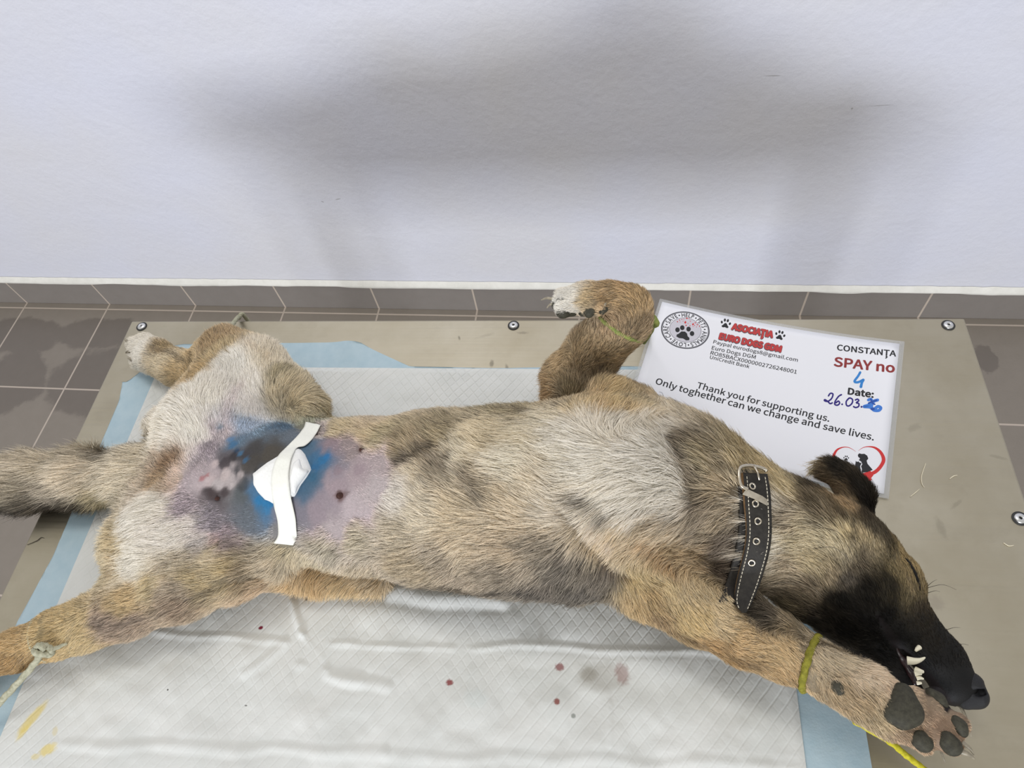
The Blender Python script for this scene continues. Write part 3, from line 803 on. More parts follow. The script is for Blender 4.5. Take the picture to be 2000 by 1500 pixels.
STREAKS = [([(735, 802), (875, 798), (980, 802), (1050, 806)], 10, '5f5444', .55), ([(850, 833), (896, 830), (945, 816)], 10, '6b5f4a', .6), ([(780, 903), (808, 893), (847, 874)], 12, '4c4233', .8), ([(847, 907), (896, 921), (927, 942), (945, 984)], 20, '7a6c58', .6), ([(882, 895), (906, 886)], 9, '5f5442', .6), ([(826, 938), (843, 954)], 6, '4d4438', .7),
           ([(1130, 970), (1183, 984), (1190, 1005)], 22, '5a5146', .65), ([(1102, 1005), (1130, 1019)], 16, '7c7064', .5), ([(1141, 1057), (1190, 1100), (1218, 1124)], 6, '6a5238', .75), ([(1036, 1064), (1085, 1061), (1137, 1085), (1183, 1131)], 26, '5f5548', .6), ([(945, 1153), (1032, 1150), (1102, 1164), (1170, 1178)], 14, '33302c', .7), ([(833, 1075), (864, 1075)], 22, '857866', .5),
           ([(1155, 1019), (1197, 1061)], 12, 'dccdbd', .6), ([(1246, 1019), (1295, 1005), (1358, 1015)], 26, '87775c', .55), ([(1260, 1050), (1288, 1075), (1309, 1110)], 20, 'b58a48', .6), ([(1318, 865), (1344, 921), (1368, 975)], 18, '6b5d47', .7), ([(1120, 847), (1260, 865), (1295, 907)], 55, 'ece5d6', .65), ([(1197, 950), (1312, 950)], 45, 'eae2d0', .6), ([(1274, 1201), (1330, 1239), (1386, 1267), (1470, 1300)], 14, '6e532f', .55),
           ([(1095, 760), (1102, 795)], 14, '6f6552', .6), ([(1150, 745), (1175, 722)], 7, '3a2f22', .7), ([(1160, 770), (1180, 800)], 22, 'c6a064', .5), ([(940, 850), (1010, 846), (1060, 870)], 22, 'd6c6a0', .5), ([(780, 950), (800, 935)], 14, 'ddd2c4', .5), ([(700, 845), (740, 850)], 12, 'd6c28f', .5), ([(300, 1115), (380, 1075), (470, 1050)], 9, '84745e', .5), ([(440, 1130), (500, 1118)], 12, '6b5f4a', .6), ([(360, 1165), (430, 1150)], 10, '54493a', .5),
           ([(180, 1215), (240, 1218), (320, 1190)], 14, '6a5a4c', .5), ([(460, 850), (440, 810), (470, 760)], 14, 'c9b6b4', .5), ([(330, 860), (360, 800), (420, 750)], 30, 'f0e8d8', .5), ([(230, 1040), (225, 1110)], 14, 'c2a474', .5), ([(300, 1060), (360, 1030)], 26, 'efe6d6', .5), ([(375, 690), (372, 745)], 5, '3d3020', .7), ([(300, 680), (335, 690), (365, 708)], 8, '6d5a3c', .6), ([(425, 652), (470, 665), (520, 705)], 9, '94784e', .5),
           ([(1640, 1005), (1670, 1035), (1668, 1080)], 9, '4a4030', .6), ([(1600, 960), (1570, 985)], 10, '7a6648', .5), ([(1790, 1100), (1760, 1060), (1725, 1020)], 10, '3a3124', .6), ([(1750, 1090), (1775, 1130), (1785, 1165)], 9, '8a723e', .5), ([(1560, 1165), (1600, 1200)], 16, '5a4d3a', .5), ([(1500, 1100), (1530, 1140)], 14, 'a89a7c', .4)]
for pts, w_, hx, st_ in STREAKS:  # dark and pale hair bands; shade of folds and underside included in the colour
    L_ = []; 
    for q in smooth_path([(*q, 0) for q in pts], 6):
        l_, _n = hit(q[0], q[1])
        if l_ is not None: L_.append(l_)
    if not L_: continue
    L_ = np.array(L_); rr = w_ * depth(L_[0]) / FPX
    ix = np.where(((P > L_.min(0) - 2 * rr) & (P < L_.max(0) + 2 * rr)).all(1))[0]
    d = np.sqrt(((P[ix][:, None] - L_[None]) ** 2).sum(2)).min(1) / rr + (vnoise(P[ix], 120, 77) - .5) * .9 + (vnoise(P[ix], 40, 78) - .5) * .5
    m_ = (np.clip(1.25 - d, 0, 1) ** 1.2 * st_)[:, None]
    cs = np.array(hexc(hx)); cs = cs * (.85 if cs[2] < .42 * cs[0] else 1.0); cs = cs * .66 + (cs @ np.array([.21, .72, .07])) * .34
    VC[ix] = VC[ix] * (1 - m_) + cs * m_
# inside of the mouth: where the jaws part
MOUTH = [(1716, 1202, 5), (1748, 1254, 9), (1790, 1306, 13), (1818, 1340, 17), (1846, 1376, 16)]
mm = np.zeros(NV); upz = P[:, 2] - ZT
for (x0, y0, r0), (x1, y1, r1) in zip(MOUTH[:-1], MOUTH[1:]):
    ab = np.array([x1 - x0, y1 - y0]); t = np.clip(((pj - [x0, y0]) @ ab) / (ab @ ab), 0, 1)
    d = np.hypot(pj[:, 0] - x0 - t * ab[0], pj[:, 1] - y0 - t * ab[1]); mm = np.maximum(mm, np.clip((r0 + (r1 - r0) * t + 1 - d) / 3, 0, 1))
mm *= (upz < .095) & (pj[:, 0] > 1705)
VC = VC * (1 - mm[:, None]) + np.array([.012, .008, .008]) * mm[:, None]
VL = VL * (1 - mm)

BODY_M = attr_mat('dog_skin', 'coat', .6, .22, .0006)
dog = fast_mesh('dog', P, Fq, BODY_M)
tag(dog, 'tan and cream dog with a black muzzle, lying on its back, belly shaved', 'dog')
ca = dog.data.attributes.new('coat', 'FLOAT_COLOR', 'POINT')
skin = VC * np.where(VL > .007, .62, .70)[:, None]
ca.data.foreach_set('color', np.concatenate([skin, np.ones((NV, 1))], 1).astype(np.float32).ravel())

# ------------------------------------------------------------------ things laid on the dog: footprints that press the hair down
def proj_line(pts, lift=0.0, tree=None):
    out = []; nn = []
    for x, y in pts:
        l, n_ = hit(x, y, tree)
        if l is None: continue
        out.append(l + n_ * lift); nn.append(n_)
    return np.array(out), np.array(nn)


press = []          # (points, radius)
STRAP_L = [(1436, 930), (1441, 965), (1447, 1000), (1452, 1030), (1451, 1060), (1444, 1095), (1437, 1125), (1433, 1150), (1437, 1164), (1448, 1174)]
STRAP_R = [(1486, 938), (1494, 968), (1497, 1000), (1499, 1030), (1497, 1062), (1489, 1095), (1479, 1125), (1467, 1150), (1459, 1164), (1450, 1175)]
for a, b in zip(STRAP_L, STRAP_R):
    q, _ = proj_line([((a[0] * (1 - t) + b[0] * t), (a[1] * (1 - t) + b[1] * t)) for t in (0, .33, .66, 1)])
    if len(q): press.append((q, .006))
q, _ = proj_line([(1436 + 8 * i, 1140 + 10 * j) for i in range(4) for j in range(5)]); press.append((q, .008))
for ring in ([(1566, 1262), (1572, 1290), (1578, 1318), (1584, 1338)], [(85, 1210), (84, 1235), (84, 1262), (90, 1280)]):
    q, _ = proj_line(ring)
    if len(q): press.append((q, .006))
q, _ = proj_line([(510 + i * 12, 880 + j * 14) for i in range(9) for j in range(8)]); press.append((q, .008))
q, _ = proj_line([(600 - i * 3, 835 + i * 3) for i in range(14)] + [(550 + .4 * i, 930 + 6 * i) for i in range(21)]); press.append((q, .012))

q, _ = proj_line([(1893, 1330), (1905, 1340), (1912, 1352), (1908, 1366), (1895, 1374), (1897, 1350)]); press.append((q, .009))
# ------------------------------------------------------------------ fur strands
def area_tris():
    a, b, c, d = (P[Fq[:, i]] for i in range(4))
    A = .5 * np.linalg.norm(np.cross(c - a, d - b), axis=1)
    return A


NH = 440000
A = area_tris()
fl = VL[Fq].mean(1); fnz = VN[Fq].mean(1)
cen = P[Fq].mean(1)
vis = np.einsum('ij,ij->i', fnz, (CAM - cen)) / np.linalg.norm(CAM - cen, axis=1)
dens = A * np.where(vis < -.35, .12, 1.0) * np.clip((fl - .0018) / .006, .03, 1) ** 1.2 * np.clip(.016 / np.maximum(fl, .001), .75, 2.2)
dens *= np.where(pj[Fq[:, 0], 0] > 1560, 1.25, 1.0)
dens[fl < .0012] = 0
pick = rng.choice(len(Fq), NH, p=dens / dens.sum())
u_ = rng.random((NH, 1)); v_ = rng.random((NH, 1))
def lerp4(X):
    q = X[Fq[pick]]
    if q.ndim == 2: return (q[:, 0] * (1 - u_[:, 0]) + q[:, 1] * u_[:, 0]) * (1 - v_[:, 0]) + (q[:, 3] * (1 - u_[:, 0]) + q[:, 2] * u_[:, 0]) * v_[:, 0]
    return (q[:, 0] * (1 - u_) + q[:, 1] * u_) * (1 - v_) + (q[:, 3] * (1 - u_) + q[:, 2] * u_) * v_


R0 = lerp4(P); HN = lerp4(VN); HN /= np.linalg.norm(HN, axis=1)[:, None]
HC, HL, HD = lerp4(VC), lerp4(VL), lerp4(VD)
HL = HL * (.55 + .75 * rng.random(NH)) * (.8 + .4 * vnoise(R0, 40, 31))
for pts, rad in press:
    lo = pts.min(0) - rad; hi = pts.max(0) + rad
    ix = np.where(((R0 > lo) & (R0 < hi)).all(1))[0]
    if len(ix):
        d = np.sqrt(((R0[ix][:, None] - pts[None]) ** 2).sum(2)).min(1)
        HL[ix] = np.where(d < rad, np.minimum(HL[ix], .0030 if rad > .0085 or rad < .0081 else .003), HL[ix])
bald, _ = proj_line([(1880 + 9 * i, 1322 + 9 * j) for i in range(6) for j in range(7)])
d = np.full(NH, 1.0); ix = np.where((np.abs(R0 - bald.mean(0)) < .06).all(1))[0]; d[ix] = np.sqrt(((R0[ix][:, None] - bald[None]) ** 2).sum(2)).min(1)
HL = np.where(d < .006, .0003, HL)
# swirl the lie of the coat a little
ang = (vnoise(R0, 22, 41) - .5) * 1.1 + (vnoise(R0, 70, 42) - .5) * .9 + rng.normal(0, .16, NH)
TD = HD - HN * np.einsum('ij,ij->i', HD, HN)[:, None]; TD /= np.linalg.norm(TD, axis=1)[:, None] + 1e-9
SD = np.cross(HN, TD); TD = TD * np.cos(ang)[:, None] + SD * np.sin(ang)[:, None]
# clumps: strands lean to the tip of a nearby guide
NG = NH // 30
gi = rng.choice(NH, NG, replace=False); kd = KDTree(NG)
for i, g in enumerate(gi): kd.insert(R0[g].tolist(), i)
kd.balance()
near = np.array([kd.find(p)[1] for p in R0.tolist()]); G = gi[near]
lift = np.clip(.42 + .25 * (vnoise(R0, 60, 51) - .5) + rng.normal(0, .10, NH), .08, .9)
tipv = TD * (1 - .35 * lift[:, None]) + HN * lift[:, None] * .62
tip = R0 + tipv * HL[:, None]
gt = tip[G]; cl_w = np.where(np.linalg.norm(gt - R0, axis=1) < HL * 2.2, .45, 0) * (HL > .006) * rng.random(NH) ** .6
lift *= np.clip(HL / .010, .45, 1)
NP_ = 5
pos = np.zeros((NH, NP_, 3))
jit = rng.normal(0, 1, (NH, 3)) * (HL * .05)[:, None]
for j in range(NP_):
    t = j / (NP_ - 1)
    p = R0 + TD * (HL * t * (.75 + .25 * t))[:, None] * (1 - .35 * lift[:, None]) + HN * (lift * HL * (1.05 * t - .43 * t * t))[:, None] - HN * (.0006 * (1 - t))
    p += (gt - tip) * (cl_w * t ** 1.6)[:, None] + jit * t * t
    pos[:, j] = p
pos[:, :, 2] = np.maximum(pos[:, :, 2], ZT + .0035 - .30 * np.clip(TL[0] - pos[:, :, 0], 0, .1))
hc = bpy.data.hair_curves.new('fur'); hc.add_curves([NP_] * NH)
hc.attributes['position'].data.foreach_set('vector', pos.astype(np.float32).ravel())
prof = np.array([1.0, .95, .8, .55, .15]); base_r = np.where(HL > .018, .00018, np.where(HL > .005, .00015, .00010))
rad = (base_r * (.75 + .5 * rng.random(NH)))[:, None] * prof[None]
ra = hc.attributes.get('radius') or hc.attributes.new('radius', 'FLOAT', 'POINT'); ra.data.foreach_set('value', rad.astype(np.float32).ravel())
lum = HC @ np.array([.21, .72, .07])
kk = np.exp(rng.normal(0, .30, NH)) * (.78 + .44 * vnoise(R0, 90, 61))
dark = (rng.random(NH) < np.clip(.27 - .26 * lum, .04, .20)) & (HL > .004)
shade = np.ones((NH, NP_)) * kk[:, None]
shade[dark] *= np.array([.8, .6, .4, .3, .25])
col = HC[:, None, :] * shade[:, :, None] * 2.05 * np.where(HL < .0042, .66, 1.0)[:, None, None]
mx = col.max(2, keepdims=True); col *= np.where(mx > .7, (.7 + .25 * (1 - np.exp(-(mx - .7) / .25))) / np.maximum(mx, 1e-6), 1.0)
pale = (rng.random(NH) < .10) & (HL > .005)
col[pale] = col[pale] * .6 + np.array([.62, .56, .45]) * .4 * np.clip(lum[pale] * 4, .12, 1)[:, None, None]
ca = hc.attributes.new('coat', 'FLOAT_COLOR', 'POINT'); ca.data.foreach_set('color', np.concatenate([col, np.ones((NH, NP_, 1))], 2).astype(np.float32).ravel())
fur = bpy.data.objects.new('fur', hc); COL.objects.link(fur); fur.parent = dog; fur['kind'] = 'stuff'
FUR_M = attr_mat('fur_strands', 'coat', .6, .10); hc.materials.append(FUR_M)
SC.cycles_curves.shape = 'RIBBONS' if hasattr(SC, 'cycles_curves') else None

# ------------------------------------------------------------------ nose, pads, claws, teeth, whiskers
M_NOSE = noisy_mat('nose_leather', (.010, .010, .011), (.02, .02, .022), 900, .42, .0008, .5, .3)
M_PAD = noisy_mat('paw_leather', hexc('#4a483c'), hexc('#36342c'), 300, .6, .0008, .5, .2)
M_CLAW = noisy_mat('claw_horn', hexc('#a39a86'), hexc('#6d6556'), 200, .4, .0004, .2)
M_TOOTH = mat('tooth_enamel', hexc('#e9e2c8'), .3); M_MOUTH = mat('wet_gum', (.022, .010, .010), .3)


def blob(name, cones, m, parent, res=.0009, k=.004, **kw):
    lo = np.min([np.minimum(a, b) - max(r, s) * 1.3 for a, r, b, s in cones], 0) - .004; hi = np.max([np.maximum(a, b) + max(r, s) * 1.3 for a, r, b, s in cones], 0) + .004
    f = Field(lo, hi, res)
    for a, r, b, s in cones: f.cone(a, r, b, s, k, **kw)
    for c in kw.pop('cuts', []) if 'cuts' in kw else []: f.cone(*c, mode='cut')
    p, q = f.mesh(); p = relax(p, q, 2, .4)
    return fast_mesh(name, p, q, m, parent)


def on(x, y, rpx, sink=.55):
    l, n_ = hit(x, y)
    if l is None:
        q_ = at(x, y, .196 if y < 640 and 1040 < x < 1290 else .03); l, n_, _, _ = bvh.find_nearest(Vector(q_)); l = np.array(l); n_ = np.array(n_); n_ = n_ if n_ @ (q_ - l) > 0 else -n_
    r = rpx * depth(l) / FPX
    return l - n_ * r * sink, r


def padblob(name, pts, sink=.5, k=.004):
    c = [on(x, y, r, sink) for x, y, r in pts]
    if len(c) == 1: c = c * 2
    return blob(name, [(a[0], a[1], b[0], b[1]) for a, b in zip(c[:-1], c[1:])], M_PAD, dog, k=k)


padblob('paw_pad', [(1752, 1372, 17), (1766, 1352, 17), (1772, 1378, 22), (1784, 1394, 19), (1762, 1402, 18), (1738, 1396, 15)], .45, .008)
padblob('paw_pad', [(1820, 1352, 11), (1836, 1364, 12), (1846, 1375, 9)], .45)
padblob('paw_pad', [(1868, 1407, 11), (1878, 1420, 13), (1884, 1432, 10)], .45)
padblob('paw_pad', [(1853, 1444, 18), (1864, 1457, 19)], .45)
padblob('paw_pad', [(1798, 1447, 18), (1806, 1457, 18)], .45)
padblob('paw_pad', [(1634, 1340, 12), (1640, 1350, 10)], .3)
padblob('paw_pad', [(1080, 604, 10), (1098, 614, 11), (1118, 613, 10)], .4)
padblob('paw_pad', [(1136, 613, 8), (1150, 612, 8), (1158, 609, 6)], .4)
padblob('paw_pad', [(1090, 588, 7), (1098, 585, 6)], .4)
padblob('paw_pad', [(1176, 611, 6), (1183, 604, 6)], .3)


def claw(x0, y0, x1, y1, rpx, h=None):
    a, r = on(x0, y0, rpx, .2)
    hz = a[2] - ZT
    b = at(x1, y1, hz - .004); mid = (a + b) / 2 + np.array([0, 0, .003])
    V_, F__ = tube_data(smooth_path([a, mid, b], 5), np.linspace(r, r * .25, 11), 8)
    return mesh_obj('claw', V_, F__, M_CLAW, dog)


claw(1832, 1474, 1846, 1489, 5.5); claw(1877, 1468, 1903, 1482, 6.5); claw(1880, 1450, 1902, 1474, 5); claw(1892, 1432, 1897, 1440, 4)
claw(1072, 582, 1057, 586, 4); claw(1078, 596, 1068, 602, 3.5); claw(1179, 602, 1186, 592, 3.5)
claw(250, 668, 243, 663, 3.5); claw(254, 688, 246, 690, 3.5); claw(258, 704, 250, 700, 3.5)


def HP(x, y, h): return at(x, y, h)


def rp(p, px): return px * depth(p) / FPX


nose_c = [(1893, 1340, .046, 28), (1905, 1360, .045, 21), (1886, 1368, .044, 17)]
nc = [(HP(x, y, h), r) for x, y, h, r in nose_c]
f = Field(np.min([p for p, _ in nc], 0) - .02, np.max([p for p, _ in nc], 0) + .02, .0008)
for (a, ra_), (b, rb_) in zip(nc[:-1], nc[1:]): f.cone(a, rp(a, ra_), b, rp(b, rb_), .005)
a = HP(1906, 1354, .057); b = HP(1918, 1352, .052); f.cone(a, rp(a, 6.5), b, rp(b, 7), .002, mode='cut')
a = HP(1893, 1330, .064); b = HP(1896, 1345, .062); f.cone(a, rp(a, 2.2), b, rp(b, 2.2), .002, mode='cut')
p, q = f.mesh(); p = relax(p, q, 2, .4); fast_mesh('nose', p, q, M_NOSE, dog)


def tooth(pts, r0, r1, h):
    Q = smooth_path([HP(x, y, hh) for (x, y), hh in zip(pts, h)], 6)
    n_ = len(Q); rr = rp(Q[0], 1) * (r1 + (r0 - r1) * np.clip(1 - np.linspace(0, 1, n_) ** 1.25, 0, 1))
    mesh_obj('tooth', *tube_data(Q, rr, 10), M_TOOTH, dog)


tooth([(1772, 1290), (1785, 1291), (1797, 1289), (1807, 1284)], 8.5, 1.2, (.070, .072, .073, .073))
tooth([(1788, 1308), (1797, 1311), (1804, 1312)], 6.5, 2.5, (.066, .068, .068)); tooth([(1786, 1316), (1794, 1315), (1800, 1316)], 5, 2.5, (.065, .066, .066))
tooth([(1790, 1325), (1797, 1324), (1804, 1326)], 4.5, 1.5, (.064, .065, .065)); tooth([(1791, 1334), (1796, 1334), (1800, 1334)], 4, 1.8, (.063, .064, .064))
tooth([(1796, 1264), (1791, 1268), (1788, 1272)], 5, 2, (.070, .071, .071))
gum = [(1738, 1238, 3), (1752, 1264, 4.5), (1768, 1291, 7), (1784, 1316, 7), (1791, 1334, 6)]
gc = [(HP(x - 5, y, .055), r * .9) for x, y, r in gum]
blob('gum', [(a, rp(a, ra_), b, rp(b, rb_)) for (a, ra_), (b, rb_) in zip(gc[:-1], gc[1:])], M_MOUTH, dog)
# closed eye: the dark lid line under the brow
ep = [(1768, 1090), (1778, 1104), (1787, 1120), (1793, 1137), (1797, 1154)]
el = [on(x, y, 4, .0)[0] for x, y in ep]
mesh_obj('eye', *tube_data(smooth_path(el, 6), np.array([.2, .6, 1, 1.2, 1.25, 1.3, 1.3, 1.3, 1.3, 1.3, 1.3, 1.3, 1.3, 1.3, 1.3, 1.3, 1.3, 1.3, 1.3, 1.3, 1.2, 1.0, .8, .5, .2]) * rp(el[0], 2.3), 10), mat('dark_eyelid', (.010, .009, .008), .65, spec=.15), dog)
M_NIP = noisy_mat('nipple_skin', hexc('#4a2f28'), hexc('#35211c'), 500, .6, .0006, .4, .2)
for x, y, r in ((708, 877, 8), (664, 968, 9.5), (425, 974, 6)):
    l_, r_ = on(x, y, r, .25); blob('nipple', [(l_, r_ * .8, l_ + np.array([-.001, -.0008, .0012]), r_ * .62)], M_NIP, dog)
wv = []
M_WHISK = mat('whisker_hair', (.03, .026, .02), .5)
for x0, y0, cx_, cy_, x1, y1 in ((1812, 1150, 1840, 1142, 1868, 1152), (1810, 1146, 1822, 1136, 1830, 1132), (1818, 1186, 1824, 1200, 1828, 1214), (1600, 1030, 1640, 1042, 1668, 1092), (1585, 1072, 1630, 1070, 1662, 1098), (1850, 1232, 1862, 1226, 1876, 1226), (1868, 1262, 1880, 1258, 1892, 1260), (1813, 1160, 1826, 1154, 1836, 1156)):
    l0, n0 = hit(x0, y0)
    if l0 is None: l0 = at(x0 - 6, y0, .06); n0 = np.array([0, 0, 1.])
    h0 = l0[2] - ZT
    wv.append(tube_data(smooth_path([l0, HP(cx_, cy_, h0 + .012), HP(x1, y1, h0 + .006)], 8), np.linspace(.00028, .00008, 17), 5))
mesh_obj('whiskers', *join_data(wv), M_WHISK, dog)['kind'] = 'stuff'
# ------------------------------------------------------------------ gauze dressing and tape
M_GAUZE = noisy_mat('gauze_cotton', hexc('#f3f3f0'), hexc('#eaeae6'), 400, .9, .0006, .4, .1)
M_TAPE = noisy_mat('paper_tape', hexc('#efefe6'), hexc('#e8e8de'), 500, .7, .0004, .35, .2)


def resample(poly, n):
    Q = np.array(list(poly) + [poly[0]], float); s = np.concatenate([[0], np.cumsum(np.hypot(*np.diff(Q, axis=0).T))])
    t = np.linspace(0, s[-1], n, endpoint=False); return np.stack([np.interp(t, s, Q[:, 0]), np.interp(t, s, Q[:, 1])], 1)


def zz(pts, ox, oy, sc): return [(ox + x / sc, oy + y / sc) for x, y in pts]


def cushion(name, poly, m, parent, h, n=64, rings=10, lift=.002, bump_amp=.0006, h_fn=None, base_tree=None):
    """a puffed patch lying on the dog: outline polygon in the photograph, laid on the body"""
    Q = resample(poly, n); c = Q.mean(0); V = []; F = []
    for r in range(rings + 1):
        s = 1 - r / rings
        for i in range(n if r < rings else 1):
            x, y = c + (Q[i] - c) * (s if r < rings else 0)
            l, nn = hit(x, y, base_tree)
            if l is None: l = at(x, y, .12); nn = np.array([0, 0, 1.])
            nn = nn * .4 + np.array([0, -.25, .8]); nn /= np.linalg.norm(nn)
            prof = h * min(1, (1 - s) * 3.2) ** .55
            if h_fn: prof *= h_fn(x, y)
            V.append(l + nn * (lift + prof))
    for r in range(rings - 1):
        for i in range(n):
            a = r * n + i; b = r * n + (i + 1) % n; F.append((a, b, b + n, a + n))
    o = (rings - 1) * n; tip = rings * n
    for i in range(n): F.append((o + i, o + (i + 1) % n, tip))
    V = np.array(V); V += (vnoise(V, 150, 71) - .5)[:, None] * bump_amp * 2
    # skirt down to the skin
    k0 = len(V); low = [];
    for i in range(n):
        l, nn = hit(*Q[i], base_tree); low.append(l - nn * .001 if l is not None else V[i] - [0, 0, .004])
    V = np.concatenate([V, np.array(low)])
    for i in range(n): F.append((k0 + i, k0 + (i + 1) % n, (i + 1) % n, i))
    return mesh_obj(name, V, F, m, parent)


G_OUT = zz([(690, 570), (780, 500), (880, 435), (960, 390), (1040, 362), (1075, 370), (1110, 410), (1150, 500), (1158, 530), (1125, 585), (1070, 660), (1040, 720), (1020, 752), (1000, 752), (930, 805), (860, 812), (790, 775), (730, 715), (695, 650)], 330, 790, 4.1667)
gauze = cushion('gauze_dressing', G_OUT, M_GAUZE, None, .010, lift=.002)
tag(gauze, 'folded white gauze dressing over the blue-stained shaved belly, under the tape strip', 'dressing')
G_FLAP = zz([(1000, 700), (985, 600), (1010, 480), (1060, 440), (1085, 520), (1140, 545), (1100, 600), (1050, 670), (1025, 735)], 330, 790, 4.1667)
gp = np.array([v.co for v in gauze.data.vertices]); gbvh = BVHTree.FromPolygons([Vector(p) for p in np.concatenate([gp, P])], [tuple(f.vertices) for f in gauze.data.polygons] + [tuple(i + len(gp) for i in f) for f in Fq.tolist()])
cushion('folded_flap', G_FLAP, M_GAUZE, gauze, .0022, n=40, rings=6, lift=.0004, base_tree=gbvh)
TL_ = zz([(1120, 150), (1100, 205), (1040, 275), (955, 362), (895, 430), (855, 520), (840, 640), (852, 760), (868, 850), (892, 930), (900, 1020), (893, 1075), (860, 1128)], 330, 790, 4.1667)
TR_ = zz([(1242, 175), (1195, 262), (1115, 345), (1050, 355), (1005, 440), (985, 530), (982, 630), (995, 730), (1020, 830), (1040, 930), (1048, 1020), (1050, 1080), (1018, 1142)], 330, 790, 4.1667)
A_ = smooth_path([(*p, 0) for p in TL_], 5)[:, :2]; B_ = smooth_path([(*p, 0) for p in TR_], 5)[:, :2]
NW = 7; top = []
for a, b in zip(A_, B_):
    for k_ in range(NW + 1):
        x, y = a + (b - a) * k_ / NW
        l, nn = hit(x, y, gbvh); nn = nn * .3 + np.array([0, -.2, .7]); nn /= np.linalg.norm(nn)
        top.append(l + nn * .0028)
top = np.array(top).reshape(len(A_), NW + 1, 3)
for _ in range(3): top[1:-1] = top[1:-1] * .5 + (top[:-2] + top[2:]) * .25
top[:, :, 2] += (vnoise(top.reshape(-1, 3), 120, 72).reshape(top.shape[:2]) - .5) * .0012
V = np.concatenate([top.reshape(-1, 3), top.reshape(-1, 3) - [0, -.0001, .0006]]); F = []; n1 = len(A_) * (NW + 1)
for i in range(len(A_) - 1):
    for k_ in range(NW):
        a = i * (NW + 1) + k_; F += [(a, a + 1, a + NW + 2, a + NW + 1), (n1 + a, n1 + a + NW + 1, n1 + a + NW + 2, n1 + a + 1)]
rim = [i for i in range(NW + 1)] + [i * (NW + 1) + NW for i in range(1, len(A_))] + [(len(A_) - 1) * (NW + 1) + i for i in range(NW - 1, -1, -1)] + [i * (NW + 1) for i in range(len(A_) - 2, 0, -1)]
for a, b in zip(rim, rim[1:] + rim[:1]): F.append((a, n1 + a, n1 + b, b))
tape = mesh_obj('adhesive_tape', V, F, M_TAPE)
tag(tape, "strip of white paper tape crossing the gauze on the dog's belly", 'tape')

# ------------------------------------------------------------------ collar
M_LEATH = noisy_mat('black_leather', hexc('#201d1a'), hexc('#33302b'), 160, .62, .0008, .45, .3)
M_LEDGE = noisy_mat('raw_leather_edge', hexc('#8d7150'), hexc('#6d5439'), 200, .8, .0005, .4, .2)
M_NICK = noisy_mat('worn_nickel', hexc('#d9d1c0'), hexc('#b5ab98'), 120, .32, .0003, .2, .5, 1.0)
M_THREAD = mat('pale_thread', hexc('#cfc7b2'), .8)
collar = empty('dog_collar', tuple(at(1465, 1030, .12)))
tag(collar, "black stitched leather collar with nickel eyelets, buckled round the dog's neck", 'collar')
CI = Matrix.Translation(-Vector(collar.location))


def cobj(name, V, F, m, parent=None, smooth=True):
    V = np.array(V) - np.array(collar.location)
    o = mesh_obj(name, V, F, m, parent or collar, smooth)
    return o


def strap_surface(L, R, lift, hold=9999, nw=8, th=.0032):
    A_ = smooth_path([(*p, 0) for p in L], 8)[:, :2]; B_ = smooth_path([(*p, 0) for p in R], 8)[:, :2]
    g = np.zeros((len(A_), nw + 1, 3)); nn_ = np.zeros_like(g)
    for i, (a, b) in enumerate(zip(A_, B_)):
        for k_ in range(nw + 1):
            x, y = a + (b - a) * k_ / nw; l, nn = hit(x, y)
            if l is None: l = at(x, y, .10); nn = np.array([0, 0, 1.])
            if y > hold and i: l = at(x, y, g[i - 1, k_, 2] - ZT); nn = nn_[i - 1, k_]
            g[i, k_] = l; nn_[i, k_] = nn
    for _ in range(14):
        g[1:-1] = g[1:-1] * .5 + (g[:-2] + g[2:]) * .25; nn_[1:-1] = nn_[1:-1] * .5 + (nn_[:-2] + nn_[2:]) * .25
        g[:, 1:-1] = g[:, 1:-1] * .5 + (g[:, :-2] + g[:, 2:]) * .25
    nn_ /= np.linalg.norm(nn_, axis=2)[:, :, None]
    return g + nn_ * lift, nn_, th


def slab(g, nn, th):
    """closed strap from a grid of top points"""
    a, b = g.shape[:2]; V = np.concatenate([g.reshape(-1, 3), (g - nn * th).reshape(-1, 3)]); n1 = a * b; F = []; E = []
    for i in range(a - 1):
        for k_ in range(b - 1):
            q = i * b + k_; F += [(q, q + 1, q + b + 1, q + b)]; E += [(n1 + q, n1 + q + b, n1 + q + b + 1, n1 + q + 1)]
    rim = [i for i in range(b)] + [i * b + b - 1 for i in range(1, a)] + [(a - 1) * b + i for i in range(b - 2, -1, -1)] + [i * b for i in range(a - 2, 0, -1)]
    for p_, q_ in zip(rim, rim[1:] + rim[:1]): E.append((p_, n1 + p_, n1 + q_, q_))
    return V, F, E


g, nn, th = strap_surface(STRAP_L, STRAP_R, .011, 1105)
qz = np.clip((np.linspace(0, 1, len(g)) - .6) / .4, 0, 1)
g = g + nn * (.004 * qz ** 1.3)[:, None, None] + np.array([0, 0, .002]) * (qz ** 1.3)[:, None, None]
V, F, E = slab(g, nn, th)
st = cobj('strap_end', V, F + E, M_LEATH); st.data.materials.append(M_LEDGE)
for i, p_ in enumerate(st.data.polygons):
    if i >= len(F): p_.material_index = 1; p_.use_smooth = False
